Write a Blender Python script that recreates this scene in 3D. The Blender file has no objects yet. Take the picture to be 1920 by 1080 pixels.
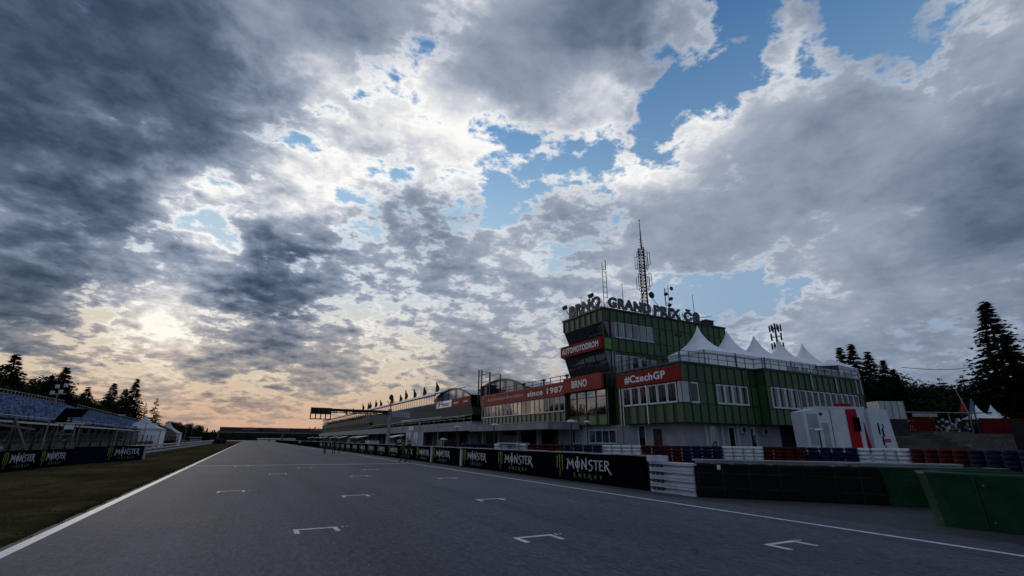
import bpy, bmesh, math, random
from mathutils import Vector, Matrix
random.seed(7)
SC = bpy.context.scene
COL = SC.collection
R_ = math.radians

# ------------------------------------------------------------------ camera
cam_d = bpy.data.cameras.new('camera')
cam = bpy.data.objects.new('camera', cam_d)
COL.objects.link(cam)
cam_d.sensor_width = 36.0
cam_d.lens = 885.0 / 1920.0 * 36.0
cam_d.clip_start = 0.1
cam_d.clip_end = 6000.0
cam.matrix_world = (Matrix.Translation((0, 0, 1.8)) @ Matrix.Rotation(-R_(27.8), 4, 'Z')
                    @ Matrix.Rotation(R_(90 + 18.0), 4, 'X') @ Matrix.Rotation(R_(0.574), 4, 'Z'))
SC.camera = cam

# ------------------------------------------------------------------ exposure
SC.view_settings.view_transform = 'Standard'
SC.view_settings.look = 'None'
SC.view_settings.exposure = 0.0
SC.view_settings.gamma = 1.0
SC.view_settings.use_curve_mapping = False
SC.cycles.max_bounces = 6
SC.cycles.diffuse_bounces = 3
SC.cycles.glossy_bounces = 3
SC.cycles.transparent_max_bounces = 6

# ------------------------------------------------------------------ sun: low, behind the broken cloud
SUN_DIR = Vector((-0.1564, 0.9694, 0.1894)).normalized()
sun_d = bpy.data.lights.new('sun', 'SUN')
sun_d.energy = 0.5
sun_d.angle = R_(11)
sun_d.color = (1.0, 0.88, 0.74)
sun = bpy.data.objects.new('sun', sun_d)
COL.objects.link(sun)
sun.rotation_euler = (-SUN_DIR).to_track_quat('-Z', 'Y').to_euler()

# ------------------------------------------------------------------ sky: broken evening cloud over a Nishita sky.
# Each row is a band of the sky (32 pairs: cloud cover and cloud brightness, 0 to 99).
SKY_ROWS = [
  [65, 62, 50, 67, 37, 72, 25, 77, 50, 70, 50, 76, 63, 66, 53, 57, 72, 56, 50, 66, 50, 70, 50, 72, 50, 66, 50, 66, 50, 66, 50, 66, 50, 66, 50, 66, 50, 66, 50, 66, 50, 66, 50, 66, 50, 66, 69, 66, 74, 66, 74, 55, 74, 55, 74, 55, 74, 55, 76, 55, 78, 55, 81, 55],
  [62, 63, 47, 68, 35, 73, 30, 77, 50, 68, 50, 73, 68, 66, 50, 55, 69, 58, 50, 66, 50, 71, 50, 71, 50, 66, 50, 66, 50, 66, 50, 66, 50, 66, 50, 66, 50, 66, 50, 66, 50, 66, 50, 66, 50, 66, 66, 66, 74, 66, 74, 55, 74, 55, 74, 55, 74, 55, 76, 55, 78, 55, 80, 55],
  [60, 64, 46, 69, 33, 74, 36, 77, 50, 66, 50, 71, 71, 66, 53, 55, 69, 58, 56, 64, 56, 70, 55, 70, 52, 68, 53, 67, 56, 64, 59, 63, 59, 64, 55, 66, 55, 66, 54, 66, 52, 66, 51, 66, 50, 66, 64, 66, 74, 66, 74, 55, 74, 55, 74, 55, 74, 55, 76, 55, 78, 55, 80, 55],
  [67, 64, 60, 70, 56, 73, 58, 72, 77, 62, 59, 71, 63, 71, 93, 53, 72, 67, 85, 61, 93, 58, 70, 68, 63, 76, 81, 66, 91, 53, 95, 51, 88, 60, 74, 66, 74, 66, 74, 66, 74, 66, 74, 66, 74, 66, 79, 66, 81, 66, 98, 55, 99, 55, 98, 55, 95, 55, 91, 55, 87, 55, 84, 55],
  [88, 49, 91, 45, 94, 40, 98, 35, 82, 52, 97, 75, 96, 96, 75, 66, 85, 56, 99, 38, 67, 68, 50, 88, 66, 74, 59, 80, 64, 75, 62, 71, 50, 77, 50, 77, 51, 76, 51, 76, 52, 76, 45, 76, 41, 75, 67, 70, 93, 66, 99, 56, 99, 55, 99, 55, 99, 55, 97, 55, 94, 55, 91, 55],
  [91, 45, 94, 40, 97, 35, 99, 33, 99, 41, 81, 68, 82, 78, 88, 39, 99, 20, 89, 37, 70, 64, 66, 67, 60, 76, 68, 70, 63, 76, 66, 74, 74, 61, 67, 68, 62, 81, 76, 77, 67, 76, 40, 74, 32, 73, 39, 75, 72, 75, 97, 67, 99, 56, 99, 55, 99, 51, 97, 45, 94, 47, 91, 50],
  [84, 61, 85, 61, 86, 60, 96, 43, 99, 38, 87, 49, 89, 61, 68, 87, 93, 46, 93, 32, 90, 41, 65, 72, 68, 69, 74, 58, 74, 67, 72, 82, 73, 77, 74, 65, 74, 69, 83, 76, 99, 72, 99, 63, 99, 60, 99, 65, 99, 64, 99, 64, 99, 61, 99, 53, 99, 44, 97, 45, 94, 47, 91, 50],
  [89, 44, 90, 44, 89, 47, 95, 43, 99, 33, 99, 33, 82, 71, 81, 83, 77, 93, 77, 98, 62, 99, 67, 79, 73, 55, 74, 54, 74, 63, 61, 79, 62, 72, 74, 56, 74, 60, 83, 67, 98, 67, 99, 67, 99, 66, 99, 60, 99, 56, 99, 57, 99, 52, 99, 44, 99, 41, 97, 42, 94, 44, 91, 47],
  [90, 41, 94, 33, 97, 26, 99, 24, 99, 33, 99, 33, 99, 37, 99, 39, 87, 66, 82, 93, 82, 99, 74, 99, 58, 92, 66, 94, 74, 98, 60, 92, 62, 92, 63, 92, 61, 91, 75, 98, 85, 94, 99, 78, 99, 66, 99, 66, 99, 65, 99, 63, 99, 56, 99, 48, 99, 38, 97, 41, 94, 45, 90, 49],
  [90, 42, 94, 34, 97, 27, 99, 22, 99, 33, 99, 33, 99, 39, 99, 40, 84, 51, 53, 87, 64, 95, 59, 99, 65, 99, 88, 99, 97, 99, 82, 98, 61, 88, 62, 88, 73, 98, 54, 85, 62, 83, 99, 93, 98, 81, 97, 70, 99, 58, 99, 60, 99, 64, 99, 58, 99, 50, 96, 53, 93, 54, 90, 55],
  [89, 43, 93, 35, 96, 28, 99, 22, 99, 23, 99, 28, 99, 33, 99, 37, 90, 58, 78, 76, 76, 96, 61, 92, 64, 95, 89, 93, 99, 72, 97, 61, 94, 65, 94, 79, 85, 94, 48, 82, 14, 67, 32, 80, 48, 79, 71, 87, 82, 71, 66, 66, 63, 67, 81, 67, 99, 64, 96, 64, 93, 63, 89, 61],
  [84, 54, 89, 43, 94, 34, 98, 25, 99, 22, 99, 22, 99, 28, 99, 36, 87, 71, 99, 58, 99, 55, 99, 55, 72, 73, 38, 82, 70, 71, 99, 59, 99, 50, 99, 48, 98, 49, 82, 46, 74, 73, 56, 79, 6, 67, 64, 79, 24, 59, 11, 66, 47, 66, 67, 77, 98, 76, 94, 70, 90, 63, 85, 56],
  [84, 54, 84, 54, 89, 45, 93, 35, 95, 31, 96, 29, 96, 30, 97, 36, 97, 53, 98, 46, 98, 55, 98, 55, 99, 60, 60, 72, 52, 83, 89, 75, 99, 59, 99, 48, 99, 44, 99, 44, 80, 61, 53, 66, 8, 65, 52, 62, 28, 61, 33, 64, 56, 68, 78, 72, 93, 68, 89, 62, 84, 55, 84, 54],
  [84, 54, 84, 54, 84, 54, 88, 47, 91, 41, 91, 38, 92, 37, 93, 42, 94, 50, 94, 48, 95, 55, 95, 55, 95, 58, 69, 67, 59, 76, 88, 71, 96, 58, 96, 49, 95, 46, 95, 47, 78, 62, 57, 63, 35, 62, 61, 58, 35, 61, 54, 61, 66, 66, 86, 65, 88, 60, 84, 54, 84, 54, 84, 54],
  [84, 54, 84, 54, 84, 54, 84, 54, 86, 51, 87, 48, 88, 46, 89, 48, 89, 50, 90, 52, 91, 54, 91, 55, 91, 56, 77, 62, 66, 69, 86, 65, 92, 57, 92, 51, 92, 49, 92, 49, 78, 60, 62, 60, 60, 59, 71, 55, 57, 58, 72, 58, 78, 60, 86, 58, 84, 54, 84, 54, 84, 54, 84, 54],
]


def S2L(v):
    v /= 255.0
    return v / 12.92 if v <= 0.04045 else ((v + 0.055) / 1.055) ** 2.4
def rgb(r, g, b):
    return (S2L(r), S2L(g), S2L(b), 1.0)

class NT:
    """small node-tree writer"""
    def __init__(s, tree):
        s.t = tree
        s.n = tree.nodes
        s.l = tree.links
    def put(s, sock, v):
        if isinstance(v, bpy.types.NodeSocket): s.l.new(v, sock)
        elif v is not None:
            if isinstance(v, tuple) and sock.type == 'RGBA' and len(v) == 3: v = v + (1.0,)
            sock.default_value = v
    def m(s, op, a, b=None, c=None, clamp=False):
        n = s.n.new('ShaderNodeMath'); n.operation = op; n.use_clamp = clamp
        s.put(n.inputs[0], a)
        if b is not None: s.put(n.inputs[1], b)
        if c is not None: s.put(n.inputs[2], c)
        return n.outputs[0]
    def v(s, op, a, b=None, scale=None):
        n = s.n.new('ShaderNodeVectorMath'); n.operation = op
        s.put(n.inputs[0], a)
        if b is not None: s.put(n.inputs[1], b)
        if scale is not None: s.put(n.inputs['Scale'], scale)
        return n.outputs['Value'] if op in ('DOT_PRODUCT', 'LENGTH') else n.outputs[0]
    def mix(s, f, a, b, blend='MIX', clampf=True):
        n = s.n.new('ShaderNodeMix'); n.data_type = 'RGBA'; n.blend_type = blend; n.clamp_factor = clampf
        s.put(n.inputs[0], f); s.put(n.inputs[6], a); s.put(n.inputs[7], b)
        return n.outputs[2]
    def noise(s, vec, scale, detail=4, rough=0.5, dist=0.0, out=0, lac=2.0):
        n = s.n.new('ShaderNodeTexNoise'); n.noise_dimensions = '3D'
        s.put(n.inputs['Vector'], vec); n.inputs['Scale'].default_value = scale
        n.inputs['Detail'].default_value = detail; n.inputs['Roughness'].default_value = rough
        n.inputs['Distortion'].default_value = dist; n.inputs['Lacunarity'].default_value = lac
        return n.outputs[out]
    def ramp(s, f, stops, interp='LINEAR'):
        n = s.n.new('ShaderNodeValToRGB'); r = n.color_ramp; r.interpolation = interp
        r.elements[0].position = stops[0][0]; r.elements[0].color = stops[0][1]
        r.elements[1].position = stops[-1][0]; r.elements[1].color = stops[-1][1]
        for p, c in stops[1:-1]:
            e = r.elements.new(p); e.color = c
        s.put(n.inputs[0], f)
        return n.outputs[0]
    def rng(s, x, a, b, c=0.0, d=1.0, smooth=True):
        n = s.n.new('ShaderNodeMapRange'); n.interpolation_type = 'SMOOTHSTEP' if smooth else 'LINEAR'
        for i, q in enumerate((x, a, b, c, d)): s.put(n.inputs[i], q)
        return n.outputs[0]
    def xyz(s, v):
        n = s.n.new('ShaderNodeSeparateXYZ'); s.put(n.inputs[0], v); return n.outputs
    def comb(s, x, y, z):
        n = s.n.new('ShaderNodeCombineXYZ')
        for i, q in enumerate((x, y, z)): s.put(n.inputs[i], q)
        return n.outputs[0]

def build_sky():
    w = bpy.data.worlds.new('World')
    SC.world = w
    w.use_nodes = True
    w.cycles.sampling_method = 'MANUAL'
    w.cycles.sample_map_resolution = 512
    w.node_tree.nodes.clear()
    k = NT(w.node_tree)
    out = k.n.new('ShaderNodeOutputWorld')
    bg = k.n.new('ShaderNodeBackground')
    k.l.new(bg.outputs[0], out.inputs[0])
    bg.inputs['Strength'].default_value = 0.1
    tc = k.n.new('ShaderNodeTexCoord')
    d = k.v('NORMALIZE', tc.outputs['Generated'])
    # wind-drawn wobble of the cloud field
    wob = k.v('SUBTRACT', k.noise(d, 3.2, 5, 0.6, out=1), (0.5, 0.5, 0.5))
    wob2 = k.v('SUBTRACT', k.noise(d, 9.0, 5, 0.62, out=1), (0.5, 0.5, 0.5))
    dw = k.v('ADD', d, k.v('ADD', k.v('SCALE', wob, scale=0.10), k.v('SCALE', wob2, scale=0.075)))
    dw = k.v('NORMALIZE', dw)
    ya, el = R_(27.8), R_(18)
    cx = Vector((math.sin(ya) * math.cos(el), math.cos(ya) * math.cos(el), math.sin(el)))
    rx = Vector((math.cos(ya), -math.sin(ya), 0))
    ux = rx.cross(cx)
    dc = k.m('MAXIMUM', k.m('ADD', k.v('DOT_PRODUCT', dw, tuple(cx)), 1.0), 0.02)
    a = k.m('DIVIDE', k.m('MULTIPLY', k.v('DOT_PRODUCT', dw, tuple(rx)), 2.0), dc)
    b = k.m('DIVIDE', k.m('MULTIPLY', k.v('DOT_PRODUCT', dw, tuple(ux)), 2.0), dc)
    fa = k.m('DIVIDE', k.m('ADD', a, 1.05), 2.10, clamp=True)
    cur = None
    for j, row in enumerate(SKY_ROWS):
        st = []
        for i in range(32):
            C = row[i * 2] / 99; L = row[i * 2 + 1] / 99
            st.append((i / 31, (C, L, 0, 1)))
        c = k.ramp(fa, st, 'B_SPLINE' if False else 'LINEAR')
        if cur is None: cur = c
        else:
            b0 = -0.40 + 0.08 * (j - 1)
            cur = k.mix(k.rng(b, b0, b0 + 0.08, smooth=False), cur, c)
    n = k.n.new('ShaderNodeSeparateColor'); k.put(n.inputs[0], cur)
    C, L = n.outputs[0], n.outputs[1]
    X, Y, Z = k.xyz(d)
    zz = k.m('ADD', k.m('MAXIMUM', Z, -0.1), 0.27)
    p = k.comb(k.m('DIVIDE', X, zz), k.m('DIVIDE', Y, zz), k.m('MULTIPLY', Z, 1.2))
    # billows (perspective of a flat cloud deck) and fine wisps
    n1 = k.noise(p, 5.2, 10, 0.62, 0.12)
    n0 = k.noise(p, 2.1, 4, 0.5, 0.3)
    n2 = k.noise(p, 15.0, 6, 0.62, 0.1)
    sd = Vector((SUN_DIR.x, SUN_DIR.y, 0)).normalized()
    n1s = k.noise(k.v('ADD', p, (sd.x * 0.05, sd.y * 0.05, 0.0)), 5.2, 6, 0.55, 0.12)
    fld = k.m('ADD', k.m('MULTIPLY', k.m('SUBTRACT', n1, 0.5), 0.88), k.m('MULTIPLY', k.m('SUBTRACT', n2, 0.5), 0.68))
    fld = k.m('ADD', fld, k.m('MULTIPLY', k.m('SUBTRACT', n0, 0.5), 0.75))
    relief = k.m('SUBTRACT', n1, n1s)
    cc = k.m('ADD', k.m('MULTIPLY_ADD', C, 1.2, -0.20), k.m('MULTIPLY', fld, 2.1))
    lowz = k.rng(Z, 0.02, 0.17, 1.0, 0.0)
    alpha = k.rng(cc, k.m('MULTIPLY_ADD', lowz, -0.12, 0.31), k.m('MULTIPLY_ADD', lowz, 0.40, 0.60))
    # closeness to the sun
    sdot = k.v('DOT_PRODUCT', d, tuple(SUN_DIR))
    near = k.m('POWER', k.m('MAXIMUM', sdot, 0.0), 7.0)
    core = k.m('POWER', k.m('MAXIMUM', k.v('DOT_PRODUCT', dw, tuple(SUN_DIR)), 0.0), 6000.0)
    halo = k.m('POWER', k.m('MAXIMUM', sdot, 0.0), 60.0)
    # cloud brightness
    rim = k.m('MULTIPLY', k.m('SUBTRACT', 1.0, k.rng(cc, 0.40, 0.72)), k.m('MULTIPLY_ADD', near, 0.12, 0.10))
    amp = k.m('ADD', k.m('MULTIPLY_ADD', near, 0.36, 0.22), k.m('MULTIPLY', k.rng(C, 0.8, 1.0, 1.0, 0.0), 0.35))
    lum = k.m('ADD', k.m('MULTIPLY_ADD', L, 0.92, 0.02), k.m('MULTIPLY', k.m('MULTIPLY', fld, -0.75), amp))
    lum = k.m('ADD', lum, k.m('MULTIPLY', relief, k.m('MULTIPLY_ADD', near, -0.6, -0.22)))
    lum = k.m('ADD', lum, rim)
    # long cloud streets running away over the track
    st = k.noise(k.comb(k.m('MULTIPLY', k.m('DIVIDE', X, zz), 2.6), k.m('MULTIPLY', k.m('DIVIDE', Y, zz), 0.55), 2.0), 1.0, 6, 0.55, 0.5)
    lum = k.m('ADD', lum, k.m('MULTIPLY', k.m('SUBTRACT', st, 0.5), 0.30))
    lum = k.m('ADD', lum, k.m('MULTIPLY', core, 0.75))
    lum = k.m('ADD', lum, k.m('MULTIPLY', halo, 0.04))
    ccol = k.ramp(lum, [(0.0, rgb(38, 52, 68)), (0.22, rgb(60, 76, 98)), (0.38, rgb(88, 103, 126)), (0.52, rgb(124, 137, 158)),
                        (0.68, rgb(156, 166, 184)), (0.82, rgb(206, 210, 218)), (0.95, rgb(246, 245, 243)), (1.0, rgb(252, 251, 249))])
    warm = k.ramp(lum, [(0.0, rgb(46, 52, 58)), (0.22, rgb(66, 74, 84)), (0.38, rgb(100, 106, 116)), (0.52, rgb(140, 136, 136)),
                        (0.68, rgb(184, 168, 154)), (0.84, rgb(226, 206, 178)), (1.0, rgb(255, 250, 234))])
    low = k.rng(Z, 0.05, 0.30, 1.0, 0.0)
    wf = k.m('MULTIPLY', low, k.rng(sdot, 0.55, 0.97), clamp=True)
    ccol = k.mix(wf, ccol, warm)
    # clear sky: Nishita, pulled towards the photographed evening gradient
    sky = k.n.new('ShaderNodeTexSky'); sky.sky_type = 'NISHITA'; sky.sun_disc = False
    sky.sun_elevation = math.asin(SUN_DIR.z); sky.sun_rotation = math.atan2(SUN_DIR.x, SUN_DIR.y)
    sky.altitude = 400; sky.air_density = 1.0; sky.dust_density = 1.0; sky.ozone_density = 1.5
    cool = k.ramp(Z, [(0.0, rgb(140, 152, 170)), (0.10, rgb(140, 158, 182)), (0.25, rgb(144, 170, 198)), (0.40, rgb(136, 168, 198)),
                      (0.55, rgb(110, 148, 187)), (0.75, rgb(58, 106, 160)), (1.0, rgb(38, 80, 140))])
    hot = k.ramp(Z, [(0.0, rgb(196, 158, 138)), (0.05, rgb(208, 170, 144)), (0.10, rgb(208, 188, 166)), (0.18, rgb(214, 206, 188)), (0.30, rgb(196, 212, 222)),
                     (0.45, rgb(160, 194, 222)), (0.60, rgb(110, 158, 206)), (1.0, rgb(38, 80, 140))])
    grad = k.mix(k.rng(sdot, 0.45, 0.95), cool, hot)
    grad10 = k.v('SCALE', grad, scale=10.0)
    clear = k.mix(0.985, sky.outputs[0], grad10)
    ccol = k.mix(k.rng(Z, 0.0, 0.13, 0.55, 0.0), ccol, grad)
    cl10 = k.v('SCALE', ccol, scale=10.0)
    col = k.mix(alpha, clear, cl10)
    col = k.mix(k.m('MULTIPLY', core, 0.8, clamp=True), col, tuple(10 * v for v in rgb(255, 250, 232)[:3]))
    # below the horizon
    col = k.mix(k.rng(Z, -0.06, -0.005), (0.35, 0.36, 0.40, 1), col)
    k.l.new(col, bg.inputs['Color'])
build_sky()

# ================================================================== helpers
WM = {}
def link(o):
    COL.objects.link(o); return o
def tag(o, label=None, cat=None, group=None, kind=None):
    if label: o['label'] = label
    if cat: o['category'] = cat
    if group: o['group'] = group
    if kind: o['kind'] = kind
    return o
def thing(name, label, cat, loc=(0, 0, 0), rot=0.0, group=None):
    o = link(bpy.data.objects.new(name, None))
    o.empty_display_size = 0.3
    o.location = loc; o.rotation_euler = (0, 0, rot)
    WM[o] = Matrix.Translation(Vector(loc)) @ Matrix.Rotation(rot, 4, 'Z')
    return tag(o, label, cat, group)
def attach(o, parent):
    o.parent = parent; WM[o] = WM[parent]; return o
def copy_tree(o, parent=None, loc=None, rot=None, label=None):
    c = o.copy(); link(c)
    if parent: c.parent = parent
    if loc is not None: c.location = loc
    if rot is not None: c.rotation_euler = (0, 0, rot)
    if label: c['label'] = label
    for ch in list(o.children): copy_tree(ch, c)
    return c

class MB:
    """collects faces, builds them as one mesh object"""
    def __init__(s): s.v = []; s.f = []
    def add(s, vs, fs):
        n = len(s.v); s.v += [tuple(p) for p in vs]; s.f += [tuple(i + n for i in f) for f in fs]; return s
    def hexa(s, p):   # 4 bottom (ccw) + 4 top
        return s.add(p, [(3, 2, 1, 0), (4, 5, 6, 7), (0, 1, 5, 4), (1, 2, 6, 5), (2, 3, 7, 6), (3, 0, 4, 7)])
    def box(s, x0, x1, y0, y1, z0, z1):
        if x1 < x0: x0, x1 = x1, x0
        if y1 < y0: y0, y1 = y1, y0
        return s.hexa([(x0, y0, z0), (x1, y0, z0), (x1, y1, z0), (x0, y1, z0), (x0, y0, z1), (x1, y0, z1), (x1, y1, z1), (x0, y1, z1)])
    def quad(s, a, b, c, d): return s.add([a, b, c, d], [(0, 1, 2, 3)])
    def slab(s, pts, z0, z1):   # polygon prism
        n = len(pts)
        vs = [(p[0], p[1], z0) for p in pts] + [(p[0], p[1], z1) for p in pts]
        return s.add(vs, [tuple(range(n))[::-1], tuple(range(n, 2 * n))] + [(i, (i + 1) % n, n + (i + 1) % n, n + i) for i in range(n)])
    def bar(s, p, q, w, h=None):
        p = Vector(p); q = Vector(q); d = (q - p)
        if d.length < 1e-6: return s
        d.normalize(); h = h or w
        a = d.cross(Vector((0, 0, 1)))
        if a.length < 1e-3: a = Vector((1, 0, 0))
        a.normalize(); b = a.cross(d)
        a *= w / 2; b *= h / 2
        return s.hexa([p - a - b, p + a - b, p + a + b, p - a + b, q - a - b, q + a - b, q + a + b, q - a + b])
    def tube(s, p, q, r0, r1=None, n=8, cap=True):
        p = Vector(p); q = Vector(q); d = (q - p).normalized(); r1 = r0 if r1 is None else r1
        a = d.cross(Vector((0, 0, 1)))
        if a.length < 1e-3: a = Vector((1, 0, 0))
        a.normalize(); b = d.cross(a)
        vs = []
        for c, r in ((p, r0), (q, r1)):
            for i in range(n):
                t = 2 * math.pi * i / n
                vs.append(c + a * (r * math.cos(t)) + b * (r * math.sin(t)))
        fs = [(i, (i + 1) % n, n + (i + 1) % n, n + i) for i in range(n)]
        if cap: fs += [tuple(range(n))[::-1], tuple(range(n, 2 * n))]
        return s.add(vs, fs)
    def lathe(s, c, prof, n=16, axis='Z'):
        vs = []
        for r, h in prof:
            for i in range(n):
                t = 2 * math.pi * i / n
                q = (r * math.cos(t), r * math.sin(t), h)
                if axis == 'Y': q = (q[0], q[2], q[1])
                if axis == 'X': q = (q[2], q[0], q[1])
                vs.append((c[0] + q[0], c[1] + q[1], c[2] + q[2]))
        fs = []
        for j in range(len(prof) - 1):
            for i in range(n):
                fs.append((j * n + i, j * n + (i + 1) % n, (j + 1) * n + (i + 1) % n, (j + 1) * n + i))
        fs.append(tuple(range(n))[::-1]); fs.append(tuple(range((len(prof) - 1) * n, len(prof) * n)))
        return s.add(vs, fs)
    def build(s, name, mat, parent=None, local=False, smooth=False, origin=None):
        me = bpy.data.meshes.new(name)
        if parent is not None:
            vs = s.v
            if not local:
                inv = WM[parent].inverted(); vs = [tuple(inv @ Vector(p)) for p in vs]
            off = None
        else:
            xs = [p[0] for p in s.v]; ys = [p[1] for p in s.v]; zs = [p[2] for p in s.v]
            off = Vector(origin) if origin is not None else Vector(((min(xs) + max(xs)) / 2, (min(ys) + max(ys)) / 2, min(zs)))
            vs = [(p[0] - off.x, p[1] - off.y, p[2] - off.z) for p in s.v]
        me.from_pydata(vs, [], s.f)
        for m in (mat if isinstance(mat, (list, tuple)) else [mat]): me.materials.append(m)
        if smooth:
            for p in me.polygons: p.use_smooth = True
        me.update()
        o = link(bpy.data.objects.new(name, me))
        if parent is not None: attach(o, parent)
        else:
            o.location = off; WM[o] = Matrix.Translation(off)
        return o

# ------------------------------------------------------------------ materials
MATS = {}
def M(name, col, rough=0.7, metal=0.0, var=0.18, scale=1.5, bump=0.0, bscale=30.0, spec=0.5, fine=0.0):
    m = bpy.data.materials.new(name); m.use_nodes = True
    k = NT(m.node_tree); b = k.n['Principled BSDF']
    g = k.n.new('ShaderNodeNewGeometry').outputs['Position']
    n = k.noise(g, scale, 6, 0.6)
    lo = tuple(c * (1 - var) for c in col); hi = tuple(min(1, c * (1 + var)) for c in col)
    c = k.mix(k.rng(n, 0.3, 0.7), lo + (1,), hi + (1,))
    if fine:
        c = k.mix(k.m('MULTIPLY', k.rng(k.noise(g, bscale, 3, 0.7), 0.35, 0.75), fine), c, tuple(x * 0.45 for x in col) + (1,))
    k.put(b.inputs['Base Color'], c)
    b.inputs['Roughness'].default_value = rough; b.inputs['Metallic'].default_value = metal
    b.inputs['Specular IOR Level'].default_value = spec
    if bump:
        bp = k.n.new('ShaderNodeBump'); bp.inputs['Strength'].default_value = bump; bp.inputs['Distance'].default_value = 0.02
        k.put(bp.inputs['Height'], k.noise(g, bscale, 4, 0.6)); k.l.new(bp.outputs[0], b.inputs['Normal'])
    MATS[name] = m
    return m

def asphalt_mat(name, col, fine_s=60.0):
    m = bpy.data.materials.new(name); m.use_nodes = True
    k = NT(m.node_tree); b = k.n['Principled BSDF']
    g = k.n.new('ShaderNodeNewGeometry').outputs['Position']
    X, Y, Z = k.xyz(g)
    streak = k.noise(k.comb(k.m('MULTIPLY', X, 1.1), k.m('MULTIPLY', Y, 0.07), 0.0), 1.0, 5, 0.6)
    patch = k.noise(g, 0.16, 5, 0.6, 0.4)
    agg = k.noise(g, fine_s, 3, 0.75)
    agg2 = k.noise(g, 7.0, 8, 0.85)
    v = k.m('ADD', k.m('MULTIPLY', k.m('SUBTRACT', streak, 0.5), 1.0), k.m('MULTIPLY', k.m('SUBTRACT', patch, 0.5), 1.0))
    v = k.m('ADD', v, k.m('MULTIPLY', k.m('SUBTRACT', agg, 0.5), 3.2))
    v = k.m('ADD', v, k.m('MULTIPLY', k.m('SUBTRACT', agg2, 0.5), 1.1))
    mid = k.noise(k.comb(k.m('MULTIPLY', X, 11.0), k.m('MULTIPLY', Y, 3.2), 0.0), 1.0, 5, 0.8)
    v = k.m('ADD', v, k.m('MULTIPLY', k.m('SUBTRACT', mid, 0.5), 2.6))
    spk = k.rng(k.noise(k.comb(k.m('MULTIPLY', X, 26.0), k.m('MULTIPLY', Y, 9.0), 5.0), 1.0, 2, 0.6), 0.60, 0.70, 0.0, 1.1)
    f = k.m('MAXIMUM', k.m('ADD', k.m('ADD', 0.96, spk), v), 0.25)
    # worn-in darker rubber on the racing line, an isolated crack or repair seam
    vor = k.n.new('ShaderNodeTexVoronoi'); vor.feature = 'DISTANCE_TO_EDGE'; vor.inputs['Scale'].default_value = 0.13
    k.put(vor.inputs['Vector'], k.v('ADD', g, k.v('SCALE', k.noise(g, 0.8, 4, 0.6, out=1), scale=1.6)))
    crack = k.m('MULTIPLY', k.rng(vor.outputs['Distance'], 0.0, 0.006, 0.38, 0.0), k.rng(k.noise(g, 0.25, 2), 0.48, 0.62))
    f = k.m('MULTIPLY', f, k.m('SUBTRACT', 1.0, crack))
    # twin rubber lanes laid down by the bikes and faint braking marks
    lane = k.m('ADD', k.rng(k.m('ABSOLUTE', k.m('SUBTRACT', k.m('ADD', X, k.m('MULTIPLY', streak, 1.5)), 3.4)), 0.0, 1.3, 0.20, 0.0), k.rng(k.m('ABSOLUTE', k.m('SUBTRACT', k.m('ADD', X, k.m('MULTIPLY', patch, 2.5)), 8.6)), 0.0, 1.0, 0.14, 0.0))
    skid = k.rng(k.noise(k.comb(k.m('MULTIPLY', X, 9.0), k.m('MULTIPLY', Y, 0.12), 3.0), 1.0, 2, 0.5), 0.62, 0.72, 0.0, 0.34)
    f = k.m('MULTIPLY', f, k.m('SUBTRACT', 1.0, k.m('ADD', lane, skid)))
    c = k.v('SCALE', tuple(col), scale=f)
    k.put(b.inputs['Base Color'], c)
    k.put(b.inputs['Roughness'], k.m('MULTIPLY_ADD', patch, 0.2, 0.72))
    b.inputs['Specular IOR Level'].default_value = 0.15
    bp = k.n.new('ShaderNodeBump'); bp.inputs['Strength'].default_value = 0.35; bp.inputs['Distance'].default_value = 0.01
    k.put(bp.inputs['Height'], agg); k.l.new(bp.outputs[0], b.inputs['Normal'])
    return m

def grass_mat(name):
    m = bpy.data.materials.new(name); m.use_nodes = True
    k = NT(m.node_tree); b = k.n['Principled BSDF']
    g = k.n.new('ShaderNodeNewGeometry').outputs['Position']
    X, Y, Z = k.xyz(g)
    n1 = k.noise(g, 0.22, 6, 0.62, 0.5); n2 = k.noise(g, 3.0, 5, 0.7)
    mow = k.noise(k.comb(k.m('MULTIPLY', X, 1.4), k.m('MULTIPLY', Y, 0.10), 0.0), 0.8, 3, 0.5)
    t = k.m('ADD', k.m('MULTIPLY', n1, 0.55), k.m('ADD', k.m('MULTIPLY', n2, 0.25), k.m('MULTIPLY', mow, 0.2)))
    c = k.ramp(t, [(0.30, (0.018, 0.016, 0.007, 1)), (0.45, (0.042, 0.034, 0.015, 1)), (0.55, (0.075, 0.057, 0.026, 1)), (0.68, (0.125, 0.095, 0.048, 1))])
    # fresher green beside the tarmac
    edge = k.m('MULTIPLY', k.rng(X, -5.2, -3.4), k.rng(k.noise(g, 0.9, 3), 0.40, 0.62))
    c = k.mix(k.m('MULTIPLY', edge, 0.7), c, (0.016, 0.026, 0.008, 1))
    k.put(b.inputs['Base Color'], c)
    b.inputs['Roughness'].default_value = 1.0; b.inputs['Specular IOR Level'].default_value = 0.0
    bp = k.n.new('ShaderNodeBump'); bp.inputs['Strength'].default_value = 0.3; bp.inputs['Distance'].default_value = 0.03
    k.put(bp.inputs['Height'], k.noise(g, 14.0, 5, 0.75)); k.l.new(bp.outputs[0], b.inputs['Normal'])
    return m

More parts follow.
